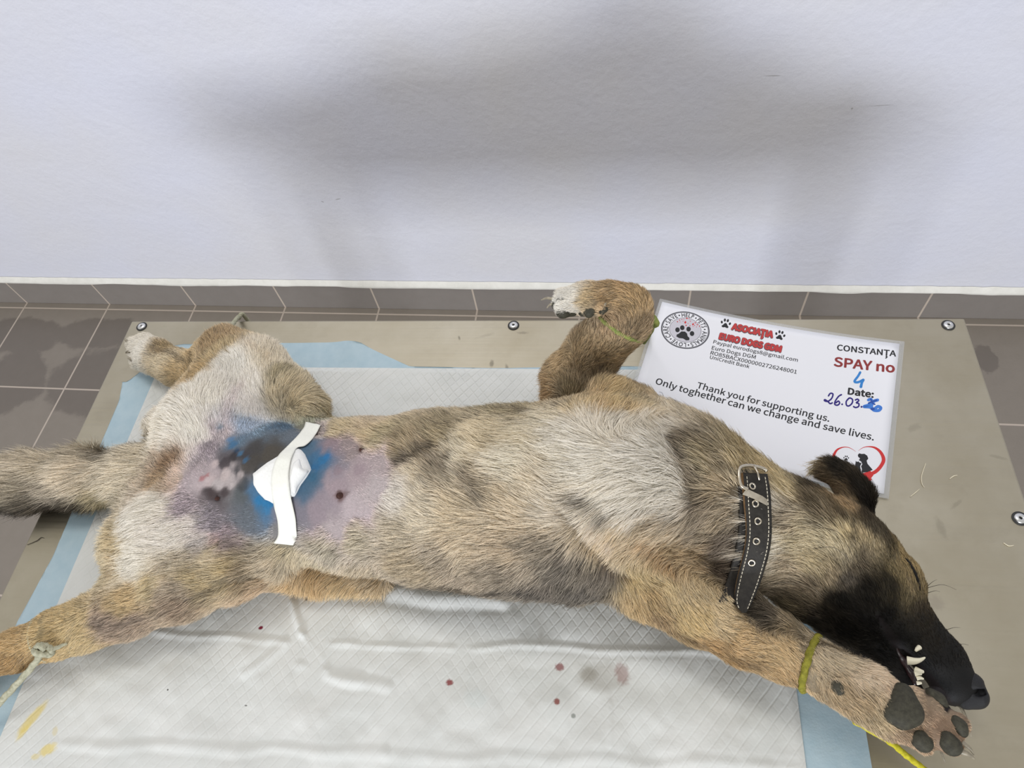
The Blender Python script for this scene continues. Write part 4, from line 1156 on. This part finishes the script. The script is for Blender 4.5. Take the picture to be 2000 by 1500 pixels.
# stitching along both edges: separate short stitches in one seam
sw = []
na, nb = g.shape[:2]
for kf in (.13, .87):
    ln = g[:, 0] * (1 - kf) + g[:, -1] * kf + nn[:, nb // 2] * .0004
    s = np.concatenate([[0], np.cumsum(np.linalg.norm(np.diff(ln, axis=0), axis=1))])
    for t0 in np.arange(.004, s[-1] - .006, .0036):
        q = np.stack([[np.interp(t0 + d, s, ln[:, k_]) for k_ in range(3)] for d in (0, .0012, .0024)])
        sw.append(tube_data(q, .00042, 6))
q = np.stack([g[-3, 1] + nn[-3, 1] * .0004, g[-2, 2] + nn[-2, 2] * .0004]); 
cobj('stitching', *join_data(sw), M_THREAD, st)['kind'] = 'stuff'
gb = BVHTree.FromPolygons([Vector(p) for p in V], F + E)


def ring(c, n_, r, tr, ax=None, seg=24, sq=1.0):
    n_ = n_ / np.linalg.norm(n_); u = np.cross(n_, [0, 1, .2]); u /= np.linalg.norm(u); w = np.cross(n_, u)
    pts = [c + r * (math.cos(2 * math.pi * i / seg) * u + sq * math.sin(2 * math.pi * i / seg) * w) for i in range(seg + 1)]
    return tube_data(pts, tr, 8, cap=False)


def disc(c, n_, r, seg=20):
    n_ = n_ / np.linalg.norm(n_); u = np.cross(n_, [0, 1, .2]); u /= np.linalg.norm(u); w = np.cross(n_, u)
    return [c + r * (math.cos(2 * math.pi * i / seg) * u + math.sin(2 * math.pi * i / seg) * w) for i in range(seg)], [tuple(range(seg))]


for x, y in ((1469, 950), (1475, 984), (1480, 1018), (1477, 1057), (1468, 1099)):
    l, n_ = hit(x, y, gb)
    if l is None: continue
    e = cobj('eyelet', *ring(l + n_ * .0004, n_, .0027, .0009), M_NICK, collar)
    cobj('eyelet_hole', *disc(l + n_ * .0003, n_, .0021), M_HOLE, e)


# the loop round the neck
def neck_loop(L, R, lift):
    a = np.array(L); b = np.array(R)
    return strap_surface(L, R, lift)


g2, nn2, th2 = strap_surface([(1440, 930), (1440, 960), (1441, 1000), (1441, 1040), (1430, 1090), (1414, 1140), (1402, 1176)], [(1474, 928), (1480, 960), (1484, 1000), (1484, 1040), (1476, 1090), (1462, 1140), (1450, 1180)], .0045)
# carry both ends on round the neck, down to the table side
def extend(g, nn, end, c, steps=14):
    rows = []; nr = []
    last = g[end]; ax = last[-1] - last[0]; ax /= np.linalg.norm(ax)
    r0 = last - c; r0 = r0 - ax * (r0 @ ax)[:, None]
    sgn = 1 if end else -1
    prev = g[end - 1] if end else g[1]
    mv = (last - prev).mean(0); test = np.cross(ax, r0.mean(0)); s = 1 if test @ mv > 0 else -1
    for i in range(1, steps + 1):
        a = s * i * math.radians(95 / steps); R_ = np.array(Matrix.Rotation(a, 3, Vector(ax)))
        p = c + (last - c) @ R_.T; rows.append(p); nr.append(nn[end] @ R_.T)
    return np.array(rows), np.array(nr)


cN = at(1445, 1040, .050)
e1, m1 = extend(g2, nn2, -1, cN); e0, m0 = extend(g2, nn2, 0, cN)
g2 = np.concatenate([e0[::-1], g2, e1]); nn2 = np.concatenate([m0[::-1], nn2, m1])
for _ in range(3):
    g2[1:-1] = g2[1:-1] * .5 + (g2[:-2] + g2[2:]) * .25
g2[:, :, 2] = np.maximum(g2[:, :, 2], ZT + .0055)
V, F, E = slab(g2, nn2, th2)
cobj('neck_strap', V, F + E, M_LEATH)


def surf_pt(x, y, lift):
    l, n_ = hit(x, y); return (l + n_ * lift) if l is not None else at(x, y, .12)


bk = [(1427, 922), (1424, 935), (1430, 958), (1441, 962)]
fr = [surf_pt(x, y, .0135) for x, y in ((1444, 960), (1430, 953), (1425, 936), (1427, 922), (1440, 920), (1458, 924), (1476, 931), (1481, 936))]
cobj('buckle', *tube_data(smooth_path(fr, 5), .0017, 8), M_NICK)
cobj('buckle_prong', *tube_data([surf_pt(1452, 922, .0145), surf_pt(1461, 936, .0150), surf_pt(1468, 949, .0135)], .0011, 8), M_NICK)
# keeper: a flat metal loop over the strap
kl = [(1442, 948), (1456, 955), (1472, 963), (1487, 970), (1498, 976)]; kr = [(1443, 960), (1454, 966), (1470, 975), (1486, 983), (1498, 988)]
kg = np.zeros((2, 5, 3)); kn = np.zeros_like(kg)
for i, row in enumerate((kl, kr)):
    for k_, (x, y) in enumerate(row):
        l, n_ = hit(x, y, gb)
        if l is None:
            l, n_ = hit(x, y); l = l + n_ * .010
        kg[i, k_] = l + n_ * (.0022 if 0 < k_ < 4 else .0006); kn[i, k_] = n_
V, F, E = slab(kg, kn, .0016); cobj('keeper_loop', V, F + E, M_NICK, smooth=False)

# ------------------------------------------------------------------ cords and bands
def limb_ring(x0, y0, x1, y1, h, tr, squash=1.0, extra=1.06, tilt=None):
    """a band round a limb seen between two silhouette points"""
    a = at(x0, y0, h); b = at(x1, y1, h); c = (a + b) / 2; u = (b - a) / 2; r = np.linalg.norm(u); u /= r
    w = np.array([0, 0, 1.0]) if tilt is None else np.array(tilt, float); w -= u * (u @ w); w /= np.linalg.norm(w)
    return c, u, w, r * extra


def ring_pts(c, u, w, r, squash, n=40): return [c + r * math.cos(2 * math.pi * i / n) * u + r * squash * math.sin(2 * math.pi * i / n) * w for i in range(n + 1)]


def root_obj(name, data, m, label, cat): return tag(mesh_obj(name, *data, m), label, cat)


# near fore leg: yellow-olive band and its cord
def band_on(pts, lift, tail_drop=True):
    out = []
    for x, y in pts:
        l, n_ = hit(x, y)
        if l is None: continue
        out.append(l + n_ * lift)
    return out


# the band hugs the wrist: cast rays in the cross-section plane from the bone outwards
def hug(c, ax, lift, n=48, start=None):
    c = np.array(c); ax = np.array(ax) / np.linalg.norm(ax); u = np.cross(ax, [0, 0, 1.0]); u /= np.linalg.norm(u); w = np.cross(ax, u)
    pts = []
    for i in range(n):
        a = 2 * math.pi * i / n; d = math.cos(a) * u + math.sin(a) * w
        l, nn_, _, ds = bvh.ray_cast(Vector(c + d * .0005), Vector(d))
        r = ds if l is not None and ds < .06 else .025
        pts.append(r)
    pts = np.array(pts); pts = np.minimum(pts, np.median(pts) * 1.5)
    for _ in range(3): pts = (np.roll(pts, 1) + 2 * pts + np.roll(pts, -1)) / 4
    ring_ = [c + (pts[i] + lift) * (math.cos(2 * math.pi * i / n) * u + math.sin(2 * math.pi * i / n) * w) for i in range(n)]
    return ring_ + ring_[:3]


c1 = at(1583, 1296, .078); axn = at(1625, 1318, .082) - at(1545, 1278, .074)
axn = axn / np.linalg.norm(axn); axn = axn * .95 + np.array([.12, .02, .1])
band = root_obj('tie_cord', tube_data(hug(c1, axn, .0022), .0032, 10, cap=True, twist=.35), M_YBAND, 'olive yellow cord band tied round the wrist of the foreleg beside the muzzle', 'cord')
cpts = [at(1668, 1408, .06), at(1735, 1447, .045), at(1768, 1474, .035), at(1800, 1499, .022), at(1836, 1530, .0035), at(1880, 1578, .0035)]
mesh_obj('cord_tail', *tube_data(smooth_path(cpts, 8), .0027, 10, twist=.4), M_YROPE, band)
# far fore leg: green band, tail going behind the card to the table edge
c2 = at(1222, 640, .180); ax2 = at(1228, 606, .194) - at(1196, 655, .170)
gband = root_obj('tie_cord', tube_data(hug(c2, ax2, .0004), .0024, 10, cap=True, twist=.35), M_GBAND, 'green cord band tied round the raised foreleg with its paw bent over', 'cord')
gt_ = [at(1262, 652, .178), at(1276, 628, .170), at(1272, 646, .150), at(1258, 668, .115), at(1262, 660, .05), at(1266, 640, .004), at(1268, 624, -.002), at(1268, 622, -.05)]
mesh_obj('cord_tail', *tube_data(smooth_path(gt_, 8), .0024, 10, twist=.4), M_GBAND, gband)
kp = at(1277, 630, .170)
mesh_obj('knot', *tube_data(smooth_path([kp + np.array([-.004, .002, -.010]), kp + np.array([.003, 0, -.003]), kp + np.array([.001, 0, .005]), kp + np.array([-.003, .002, .010])], 5), [.0015, .002, .0027, .003, .003, .0031, .003, .003, .0029, .0029, .003, .003, .0029, .0026, .002, .0015][:16], 10), M_GBAND, gband)
# far hind leg: grey-green cord over the back edge
c3 = at(440, 668, .070); ax3 = at(470, 712, .072) - at(436, 664, .066)
r3 = root_obj('tie_cord', tube_data(hug(at(446, 690, .060), ax3, -.0018), .0020, 10, cap=True, twist=.35), M_ROPE, "grey cord from the drawn-up hind leg over the table's back edge", 'cord')
rp_ = [at(446, 650, .085), at(452, 638, .06), at(459, 627, .030), at(465, 620, .010), at(467, 620, .0045)]
yb = TMAT @ Vector((0, 0, 0)); e1_ = rp_[-1]
back = [e1_ + np.array([.0005, .006, -.001]), e1_ + np.array([.001, .010, -.012]), e1_ + np.array([.001, .010, -.08])]
mesh_obj('cord_tail', *tube_data(smooth_path(rp_ + back, 8), .0030, 10, twist=.4), M_ROPE, r3)
# near hind leg: thin loop, knot and cord to the lower left corner
c4 = at(88, 1245, .038); ax4 = at(130, 1230, .040) - at(50, 1262, .036)
r4 = root_obj('tie_cord', tube_data(hug(c4, ax4, .0008), .0014, 8, cap=True, twist=.35), M_ROPE, 'grey-green cord knotted round the stretched hind leg and running to the lower left', 'cord')
l4 = at(86, 1268, .062)
kn = [l4 + .75 * np.array(q) for q in ((-.014, -.004, -.004), (-.008, .002, .004), (.002, .004, .006), (.011, .001, .002), (.012, -.005, -.002), (.003, -.007, .004), (-.006, -.006, .006), (-.010, -.001, .003), (-.002, .003, .009), (.008, -.001, .007))]
mesh_obj('knot', *tube_data(smooth_path(kn, 6), .0032, 10, twist=.4), M_ROPE, r4)
ct = [l4 + np.array([-.002, -.004, .002]), at(72, 1290, .055), at(40, 1328, .042), at(0, 1372, .030), at(-60, 1440, .012), at(-100, 1490, .006), at(-118, 1512, -.02)]
mesh_obj('cord_tail', *tube_data(smooth_path(ct, 8), .0034, 10, twist=.4), M_ROPE, r4)
et = [l4 + np.array([.008, -.002, .002]), at(118, 1262, .060), at(132, 1256, .058)]
mesh_obj('cord_end', *tube_data(smooth_path(et, 6), np.linspace(.0026, .0012, 13), 8, twist=.4), M_ROPE, r4)

# ------------------------------------------------------------------ the laminated card
cTL, cTR, cBR = at(1289, 583, .036), at(1767, 667, .003), at(1736, 974, .003)
cBL = cTL + (cBR - cTR) * .985 + np.array([.002, 0, .004])
Hh = np.array([cTL[2], cTR[2], cBL[2], cBR[2]])


def card_pt(a, b, z=0.0):
    """a: 0 left..1 right, b: 0 top..1 bottom"""
    a = np.asarray(a, float); b = np.asarray(b, float)
    p = (cTL * (1 - a)[..., None] * (1 - b)[..., None] + cTR * a[..., None] * (1 - b)[..., None] + cBL * (1 - a)[..., None] * b[..., None] + cBR * a[..., None] * b[..., None])
    zl = cTL[2] * (1 - b) + cBL[2] * b; zr = cTR[2] * (1 - b) + cBR[2] * b
    p[..., 2] = zr + (zl - zr) * np.maximum(1 - a, 0) ** 1.9 + z
    return p


CW = np.linalg.norm(cTR - cTL); CHt = np.linalg.norm(cBR - cTR)


def card_ab(x, y):
    ab = np.array([.5, .5])
    for _ in range(12):
        f0 = project(card_pt(ab[0], ab[1]))[0] - [x, y]
        J = np.stack([(project(card_pt(ab[0] + 1e-4, ab[1]))[0] - [x, y] - f0) / 1e-4, (project(card_pt(ab[0], ab[1] + 1e-4))[0] - [x, y] - f0) / 1e-4], 1)
        ab = ab - np.linalg.solve(J, f0)
    return ab


M_FILM = mat('laminating_film', hexc('#e6e8e8'), .12, spec=.6); M_FILM.node_tree.nodes['Principled BSDF'].inputs['Alpha'].default_value = .30
M_PAPER = mat('white_paper', hexc('#f0f1f6'), .22, spec=.5)
M_INK = mat('black_ink', (.012, .012, .013), .3); M_RED = mat('red_ink', hexc('#c23a38'), .3); M_DRED = mat('brown_red_ink', hexc('#8f2f2c'), .3)
M_REDL = mat('heart_red_ink', hexc('#d2302e'), .3); M_PURP = mat('violet_marker_ink', hexc('#24107a'), .35); M_BLUEM = mat('blue_marker_ink', hexc('#2f86d2'), .35)
M_SMEAR = mat('blue_smear_ink', hexc('#3f7fd8'), .35); M_SEAL = mat('seal_grey_ink', hexc('#cfcdd6'), .3); M_GINK = mat('grey_ink', hexc('#54545a'), .3); M_FAINT = mat('faint_blue_smudge', hexc('#c9d6f0'), .35)
card = empty('laminated_card', tuple(card_pt(.5, .5))); tag(card, 'laminated white information card with spay number and date, behind the dog on the table', 'card')
C0 = np.array(card.location)


def card_mesh(name, ab, faces, z, m, parent=None):
    ab = np.array(ab, float); p = card_pt(ab[:, 0], ab[:, 1], z) - C0
    return mesh_obj(name, p, faces, m, parent or card, smooth=False)


def sheet(a0, a1, b0, b1, na, nb, z0, z1, rc=0.0):
    """closed thin sheet"""
    A_ = np.linspace(a0, a1, na); B_ = np.linspace(b0, b1, nb)
    top = [(a, b) for b in B_ for a in A_]; F = []
    n1 = na * nb
    for j in range(nb - 1):
        for i in range(na - 1):
            q = j * na + i; F += [(q, q + na, q + na + 1, q + 1), (n1 + q, n1 + q + 1, n1 + q + na + 1, n1 + q + na)]
    rim = list(range(na)) + [j * na + na - 1 for j in range(1, nb)] + [(nb - 1) * na + i for i in range(na - 2, -1, -1)] + [j * na for j in range(nb - 2, 0, -1)]
    for p_, q_ in zip(rim, rim[1:] + rim[:1]): F.append((p_, q_, n1 + q_, n1 + p_))
    ab = np.array(top); P1 = card_pt(ab[:, 0], ab[:, 1], z1); P0 = card_pt(ab[:, 0], ab[:, 1], z0)
    return np.concatenate([P1, P0]) - C0, F


eA, eB = .0040 / CW, .0048 / CHt
mesh_obj('film', *sheet(0, 1, 0, 1, 30, 20, -.0004, .0), M_FILM, card)
paper = mesh_obj('paper_sheet', *sheet(eA, 1 - eA * 1.4, eB, 1 - eB, 30, 20, .0001, .0003), M_PAPER, card)
ZI = .00042


def frame(p0, p1):
    """card-space basis from a baseline given in the photograph: metres along the card"""
    a = card_ab(*p0); b = card_ab(*p1)
    A_ = np.array([a[0] * CW, -a[1] * CHt]); B_ = np.array([b[0] * CW, -b[1] * CHt]); return A_, B_


def to_ab(xy): xy = np.asarray(xy); return np.stack([xy[:, 0] / CW, -xy[:, 1] / CHt], 1)


try:
    SANS = bpy.data.fonts.load(bpy.utils.system_resource('DATAFILES', path='fonts') + '/Noto Sans CJK Regular.woff2')
except Exception:
    SANS = None


def glyphs(s, bold=0.0, plain=True):
    cu = bpy.data.curves.new('txt', 'FONT')
    if SANS and plain: cu.font = SANS
    cu.body = s; cu.size = 1.0; cu.resolution_u = 3
    ob = bpy.data.objects.new('txt', cu); COL.objects.link(ob)
    me = bpy.data.meshes.new_from_object(ob.evaluated_get(bpy.context.evaluated_depsgraph_get()))
    v = np.array([tuple(q.co) for q in me.vertices]); f = [tuple(p_.vertices) for p_ in me.polygons]
    bpy.data.objects.remove(ob); bpy.data.curves.remove(cu); bpy.data.meshes.remove(me)
    v = np.concatenate([v[:, :2], np.zeros((len(v), 1))], 1)
    if bold:                                    # heavier weight: the letters overprinted with a small shift
        n0 = len(v); f0 = list(f); vs = [v]
        for i_, (dx, dy) in enumerate(((1, 0), (-1, 0), (0, 1), (0, -1), (.7, .7), (-.7, .7), (.7, -.7), (-.7, -.7))):
            vs.append(v + np.array([dx * bold, dy * bold, (i_ + 1) * 5e-6])); f = f + [tuple(k_ + n0 * (i_ + 1) for k_ in g_) for g_ in f0]
        v = np.concatenate(vs)
    return v, f


def letters(s, bold):
    if 'Ț' not in s: return glyphs(s, bold)
    i = s.index('Ț'); v, f = glyphs(s.replace('Ț', 'T'), bold)          # T with the comma set below it
    x1 = glyphs(s[:i] + 'T')[0][:, 0].max(); tw = np.ptp(glyphs('T')[0][:, 0]); c, fc = glyphs(',', bold)
    c = c - np.append(c[:, :2].mean(0), 0) + np.array([x1 - tw / 2, -.07, 4e-5]); n0 = len(v)
    return np.concatenate([v, c]), f + [tuple(k_ + n0 for k_ in g_) for g_ in fc]


def line(name, s, p0, p1, m, bold=0.0, tall=1.0, parent=None, z=ZI, grow=0.0):
    v, f = letters(s, bold); A_, B_ = frame(p0, p1); d = B_ - A_; L = np.linalg.norm(d); d /= L; n_ = np.array([-d[1], d[0]])
    x0, x1 = v[:, 0].min(), v[:, 0].max(); k = L / (x1 - x0)
    xy = A_ + np.outer((v[:, 0] - x0) * k, d) + np.outer(v[:, 1] * k * tall, n_)
    return card_mesh(name, to_ab(xy), f, z + v[:, 2], m, parent or paper)


for nm, tx, a_, b_ in (('association_heading', 'ASOCIAȚIA', (1427.5, 643), (1509.5, 659.7)), ('association_name', 'EURO DOGS GDM', (1403, 661.5), (1525.5, 688))):
    hd = line(nm, tx, a_, b_, M_RED, .028, 1.28, z=ZI + .00014)
    line('dark_outline', tx, (a_[0] - .6, a_[1] + .3), (b_[0] + .6, b_[1] + .5), M_GINK, .050, 1.28, hd)
line('payment_text', 'Paypal eurodogs8@gmail.com', (1392.5, 670.8), (1557.5, 707), M_INK, .004)
line('contact_text', 'Euro Dogs DGM', (1389.5, 682.5), (1475, 701.5), M_INK, .004)
line('account_number', 'RO85BACX0000002726248001', (1387, 692.3), (1555.5, 730.5), M_INK, .004)
line('bank_text', 'UniCredit Bank', (1385.8, 700.5), (1463, 719.7), M_INK, .004)
line('thanks_text', 'Thank you for supporting us.', (1359.8, 757.5), (1619, 824), M_INK, .006)
line('motto_text', 'Only toghether can we change and save lives.', (1279, 749.5), (1706, 860.5), M_INK, .006)
line('town_text', 'CONSTANȚA', (1634, 684), (1750, 696.5), M_INK, .010)
line('spay_text', 'SPAY no', (1627.8, 715), (1747.5, 728), M_DRED, .012)
line('date_text', 'Date:', (1655, 770), (1706, 777), M_INK, .016)


def poly_px(name, pts, m, z=ZI, parent=None):
    ab = [card_ab(*p) for p in pts]
    bm = bmesh.new(); vs = [bm.verts.new((a * CW, -b * CHt, 0)) for a, b in ab]; bm.faces.new(vs)
    bmesh.ops.triangulate(bm, faces=bm.faces[:]); v = np.array([q.co[:2] for q in bm.verts]); f = [tuple(q.index for q in p_.verts) for p_ in bm.faces]; bm.free()
    return to_ab(v), f, z, m


def multi(name, polys, m, z=ZI, parent=None):
    V = []; F = []
    for v, f in polys:
        o = len(V); V += list(v); F += [tuple(i + o for i in q) for q in f]
    return card_mesh(name, V, F, z, m, parent or paper)


def poly(pts): a = poly_px('', pts, None); return a[0], a[1]


def ell(cx, cy, rx, ry=None, rot=0.0, n=18):
    ry = ry or rx
    return poly([(cx + rx * math.cos(t) * math.cos(rot) - ry * math.sin(t) * math.sin(rot), cy + rx * math.cos(t) * math.sin(rot) + ry * math.sin(t) * math.cos(rot)) for t in np.linspace(0, 2 * math.pi, n, endpoint=False)])


def stroke(pts, w, n=6):
    Q = smooth_path([(*p, 0) for p in pts], n)[:, :2]; w = np.interp(np.linspace(0, 1, len(Q)), np.linspace(0, 1, len(np.atleast_1d(w))), np.atleast_1d(w)) if np.ndim(w) else np.full(len(Q), w)
    d = np.gradient(Q, axis=0); d /= np.linalg.norm(d, axis=1)[:, None] + 1e-9; nn_ = np.stack([-d[:, 1], d[:, 0]], 1)
    A_ = Q + nn_ * w[:, None] / 2; B_ = Q - nn_ * w[:, None] / 2
    ab = [card_ab(*p) for p in A_] + [card_ab(*p) for p in B_]; n_ = len(Q)
    out = [(np.array(ab), [(i, i + 1, n_ + i + 1, n_ + i) for i in range(n_ - 1)])]
    for e in (0, -1): out.append(ell(Q[e][0], Q[e][1], w[e] / 2, n=10))
    return out


def paw_px(cx, cy, s, rot):
    c, sn = math.cos(rot), math.sin(rot)
    R_ = lambda x, y: (cx + s * (x * c - y * sn), cy + s * (x * sn + y * c))
    out = []
    for x, y, a, b, t in ((-.78, -.12, .2, .27, -.3), (-.28, -.62, .21, .3, -.1), (.3, -.62, .21, .3, .1), (.8, -.12, .2, .27, .3)):
        p = R_(x, y); out.append(ell(p[0], p[1], a * s, b * s, rot + t))
    out.append(poly([R_(x, y) for x, y in ((0, -.12), (.25, .02), (.42, .3), (.66, .52), (.6, .76), (.36, .82), (0, .7), (-.36, .82), (-.6, .76), (-.66, .52), (-.42, .3), (-.25, .02))]))
    return out


Z3 = lambda pts: zz(pts, 1250, 570, 6.6667)
Z4 = lambda pts: zz(pts, 1520, 650, 7.1429)
Z5 = lambda pts: zz(pts, 1600, 820, 5.0)
# round seal: built as a true circle on the card
s0 = card_ab(*Z3([(590, 497)])[0]); S0 = np.array([s0[0] * CW, -s0[1] * CHt])
e0_ = card_ab(*Z3([(275, 480)])[0]); e1_ = card_ab(*Z3([(908, 520)])[0]); SR = .5 * math.hypot((e1_[0] - e0_[0]) * CW, (e1_[1] - e0_[1]) * CHt)
top_ = card_ab(*Z3([(628, 300)])[0]); TH = math.atan2(-top_[1] * CHt - S0[1], top_[0] * CW - S0[0])   # where HELP sits


def annulus(r0, r1, n=72):
    a = np.linspace(0, 2 * math.pi, n, endpoint=False); o = np.stack([np.cos(a), np.sin(a)], 1)
    v = np.concatenate([S0 + o * r0, S0 + o * r1]); return to_ab(v), [(i, (i + 1) % n, n + (i + 1) % n, n + i) for i in range(n)]


seal = multi('seal_background', [(to_ab(S0 + SR * .655 * np.stack([np.cos(np.linspace(0, 6.2832, 60, endpoint=False)), np.sin(np.linspace(0, 6.2832, 60, endpoint=False))], 1)), [tuple(range(60))])], M_SEAL, .00036)
multi('seal_rings', [annulus(SR * .945, SR), annulus(SR * .925, SR * .933), annulus(SR * .645, SR * .66)], M_GINK, ZI, seal)
words = ['SAVE', '•', 'HELP', '•', 'PETS', '•', 'ANIMALS', '•', 'LOVE', '•', 'CARE', '•']
txt = '  '.join([]); adv = {}
gl = []; tot = 0; hsz = SR * .30
for w_ in words:
    for ch in w_:
        v, f = glyphs(ch, .018, False); wd = (v[:, 0].max() - v[:, 0].min()) * hsz; gl.append((v, f, wd, w_)); tot += wd + hsz * .10
    tot += hsz * .16
sc_ = 2 * math.pi * SR * .72 / tot; pos_ = 0; parts = []; mids = {}
cur = 0; last = None; tmp = []
for v, f, wd, w_ in gl:
    if last is not None and last is not w_: cur += hsz * .16
    tmp.append((v, f, wd, cur + wd / 2, w_)); cur += wd + hsz * .10; last = w_
help_mid = np.mean([q[3] for q in tmp if q[4] == 'HELP'])
for v, f, wd, c_, w_ in tmp:
    th_ = TH - (c_ - help_mid) * sc_ / (SR * .72)
    er = np.array([math.cos(th_), math.sin(th_)]); et_ = np.array([er[1], -er[0]])
    xm = (v[:, 0].max() + v[:, 0].min()) / 2
    if w_ == '•': v = v * 1.0
    xy = S0 + np.outer((v[:, 0] - xm) * hsz * min(1, sc_), et_) + np.outer(v[:, 1] * hsz, er) + er * SR * .70
    parts.append((to_ab(xy), f))
multi('seal_lettering', parts, M_GINK, ZI, seal)
pp = [ell(*p, 4.4, 4.8) for p in Z3([(488, 497), (550, 470), (632, 488), (677, 546)])] + [poly(Z3([(500, 550), (540, 518), (585, 520), (612, 545), (620, 580), (645, 605), (640, 632), (600, 635), (560, 610), (510, 605), (473, 585), (478, 558)]))]
multi('seal_paw_print', pp, M_INK, ZI + .00006, seal)
rr_ = np.random.default_rng(3); hearts = []
for x, y, r in ((488, 392, 9), (515, 370, 8), (545, 362, 7), (590, 400, 17), (610, 347, 12), (570, 355, 6), (640, 350, 7), (655, 385, 7), (690, 425, 15), (720, 405, 9), (600, 440, 10), (650, 445, 8), (745, 430, 9), (775, 450, 8), (735, 460, 6), (690, 455, 6), (560, 385, 6), (625, 415, 6), (520, 395, 5), (710, 440, 7)):
    p = Z3([(x, y)])[0]; hearts.append(ell(p[0], p[1], r / 6.6, r / 8.5, rr_.random() * 3, 8))
multi('seal_red_hearts', hearts, M_REDL, ZI + .00006, seal)
multi('paw_print_mark', paw_px(*Z3([(1115, 415)])[0], 10.2, .2), M_INK); multi('paw_print_mark', paw_px(*Z3([(1823, 568)])[0], 10.2, .26), M_INK)
# handwriting
multi('handwritten_number', stroke(Z4([(1142, 555), (1110, 610), (1062, 680), (1110, 692), (1180, 660)]), 4.6) + stroke(Z4([(1185, 660), (1165, 700), (1152, 755)]), [5.5, 5, 5.6]), M_BLUEM)
multi('handwritten_date', stroke(Z4([(700, 882), (725, 848), (762, 858), (742, 920), (690, 958), (645, 950), (650, 935), (690, 960), (722, 990), (752, 980)]), 3.0) + stroke(Z4([(880, 866), (840, 890), (795, 955), (788, 1000), (825, 1012), (855, 985), (838, 955), (805, 978)]), 3.0) + [ell(*Z4([(890, 1000)])[0], 1.8)] +
      stroke(Z4([(985, 915), (948, 960), (952, 1012), (985, 1022), (1028, 985), (1035, 935), (1000, 912), (975, 925)]), 3.0) + stroke(Z4([(1075, 940), (1105, 928), (1122, 950), (1088, 978), (1122, 990), (1120, 1028), (1080, 1045), (1050, 1032)]), 3.0) + [ell(*Z4([(1160, 1035)])[0], 1.9)], M_PURP)
yr = multi('handwritten_year', stroke(Z4([(1255, 940), (1290, 928), (1305, 960), (1265, 1005), (1190, 1032), (1270, 1040), (1330, 1065)]), 5.5) + stroke(Z4([(1385, 940), (1330, 960), (1300, 1030), (1330, 1080), (1400, 1085), (1430, 1050), (1390, 1030), (1345, 1062)]), 6.0), M_SMEAR, ZI)
multi('dark_overwriting', stroke(Z4([(1260, 985), (1300, 965), (1370, 945)]), 3.4) + stroke(Z4([(1290, 930), (1310, 980), (1345, 1000)]), 3.0) + [ell(*Z4([(1315, 1065)])[0], 4.5, 2.6)], M_PURP and mat('deep_blue_ink', hexc('#2450a8'), .35), ZI + .00006, yr)
# heart emblem with dog and cat
RL = stroke(Z5([(382, 303), (425, 274), (480, 263), (545, 275), (600, 320), (628, 390), (600, 455), (545, 510), (470, 540)]), [.3, 1.0, 1.8, 4.0, 5.8, 7.2, 7.0, 7.0, 6.0], 6)
LL = stroke(Z5([(358, 312), (300, 276), (240, 268), (180, 290), (147, 335), (138, 385), (160, 440), (195, 490), (260, 520)]), [.3, 1.0, 1.6, 3.5, 5.0, 6.0, 6.0, 5.0, 4.0], 6)
HB = poly(Z5([(260, 516), (372, 518), (430, 522), (500, 500), (530, 540), (505, 572), (515, 582), (500, 600), (508, 615), (488, 625), (478, 642), (455, 650), (440, 640), (400, 570), (320, 548)]))
hm = multi('heart_emblem', RL + LL + [HB], M_REDL)
multi('dog_silhouette', [poly(Z5([(376, 345), (390, 328), (412, 335), (440, 333), (468, 352), (478, 380), (462, 400), (470, 430), (500, 465), (521, 490), (470, 512), (415, 517), (416, 480), (408, 455), (420, 435), (408, 408), (386, 395), (398, 378), (380, 362)]))], M_INK, ZI + .00006, hm)
multi('cat_silhouette', [poly(Z5([(356, 402), (366, 412), (384, 408), (392, 418), (412, 425), (398, 455), (405, 490), (403, 518), (340, 515), (280, 480), (330, 465), (350, 448)]))], M_INK, ZI + .00006, hm)
multi('paw_print_mark', paw_px(*Z5([(262, 376)])[0], 5.6, .05), M_INK)
multi('outline_drawing', sum([stroke(Z3(q), .55, 4) for q in ([(250, 1305), (285, 1315), (300, 1345), (320, 1380)], [(350, 1385), (400, 1380), (450, 1410), (520, 1438), (528, 1450), (515, 1490), (480, 1495)], [(430, 1405), (470, 1430), (480, 1470)], [(500, 1440), (510, 1470)])], []), M_GINK)

# ------------------------------------------------------------------ odd hairs lying about
M_LH = mat('loose_pale_hair', hexc('#e8dfc4'), .6); M_LD = mat('loose_dark_hair', (.05, .04, .03), .6)
for pts, m_, lab in (([(1808, 905), (1800, 930), (1801, 945), (1806, 952)], M_LH, 'long pale curved hair on bare steel right of the card corner'),
                     ([(1855, 935), (1862, 930), (1870, 928)], M_LH, 'short straight pale hair on bare steel toward the right screw'),
                     ([(1960, 1060), (1970, 1066), (1980, 1065)], M_LH, 'small pale hooked hair below the right-hand screw'),
                     ([(1778, 970), (1788, 962), (1796, 955)], M_LH, 'pale hair just right of the lower card corner'),
                     ([(53, 1064), (72, 1056), (80, 1050), (86, 1051)], M_LD, 'dark bent hair on the steel left of the blue border')):
    q = [at(x, y, .0008) for x, y in pts]
    tag(mesh_obj('loose_hair', *tube_data(smooth_path(q, 8), np.concatenate([np.linspace(.0003, .00045, (len(q) - 1) * 4), np.linspace(.00045, .0002, (len(q) - 1) * 4 + 1)]), 6), m_), lab, 'hair', 'loose hairs on the table')
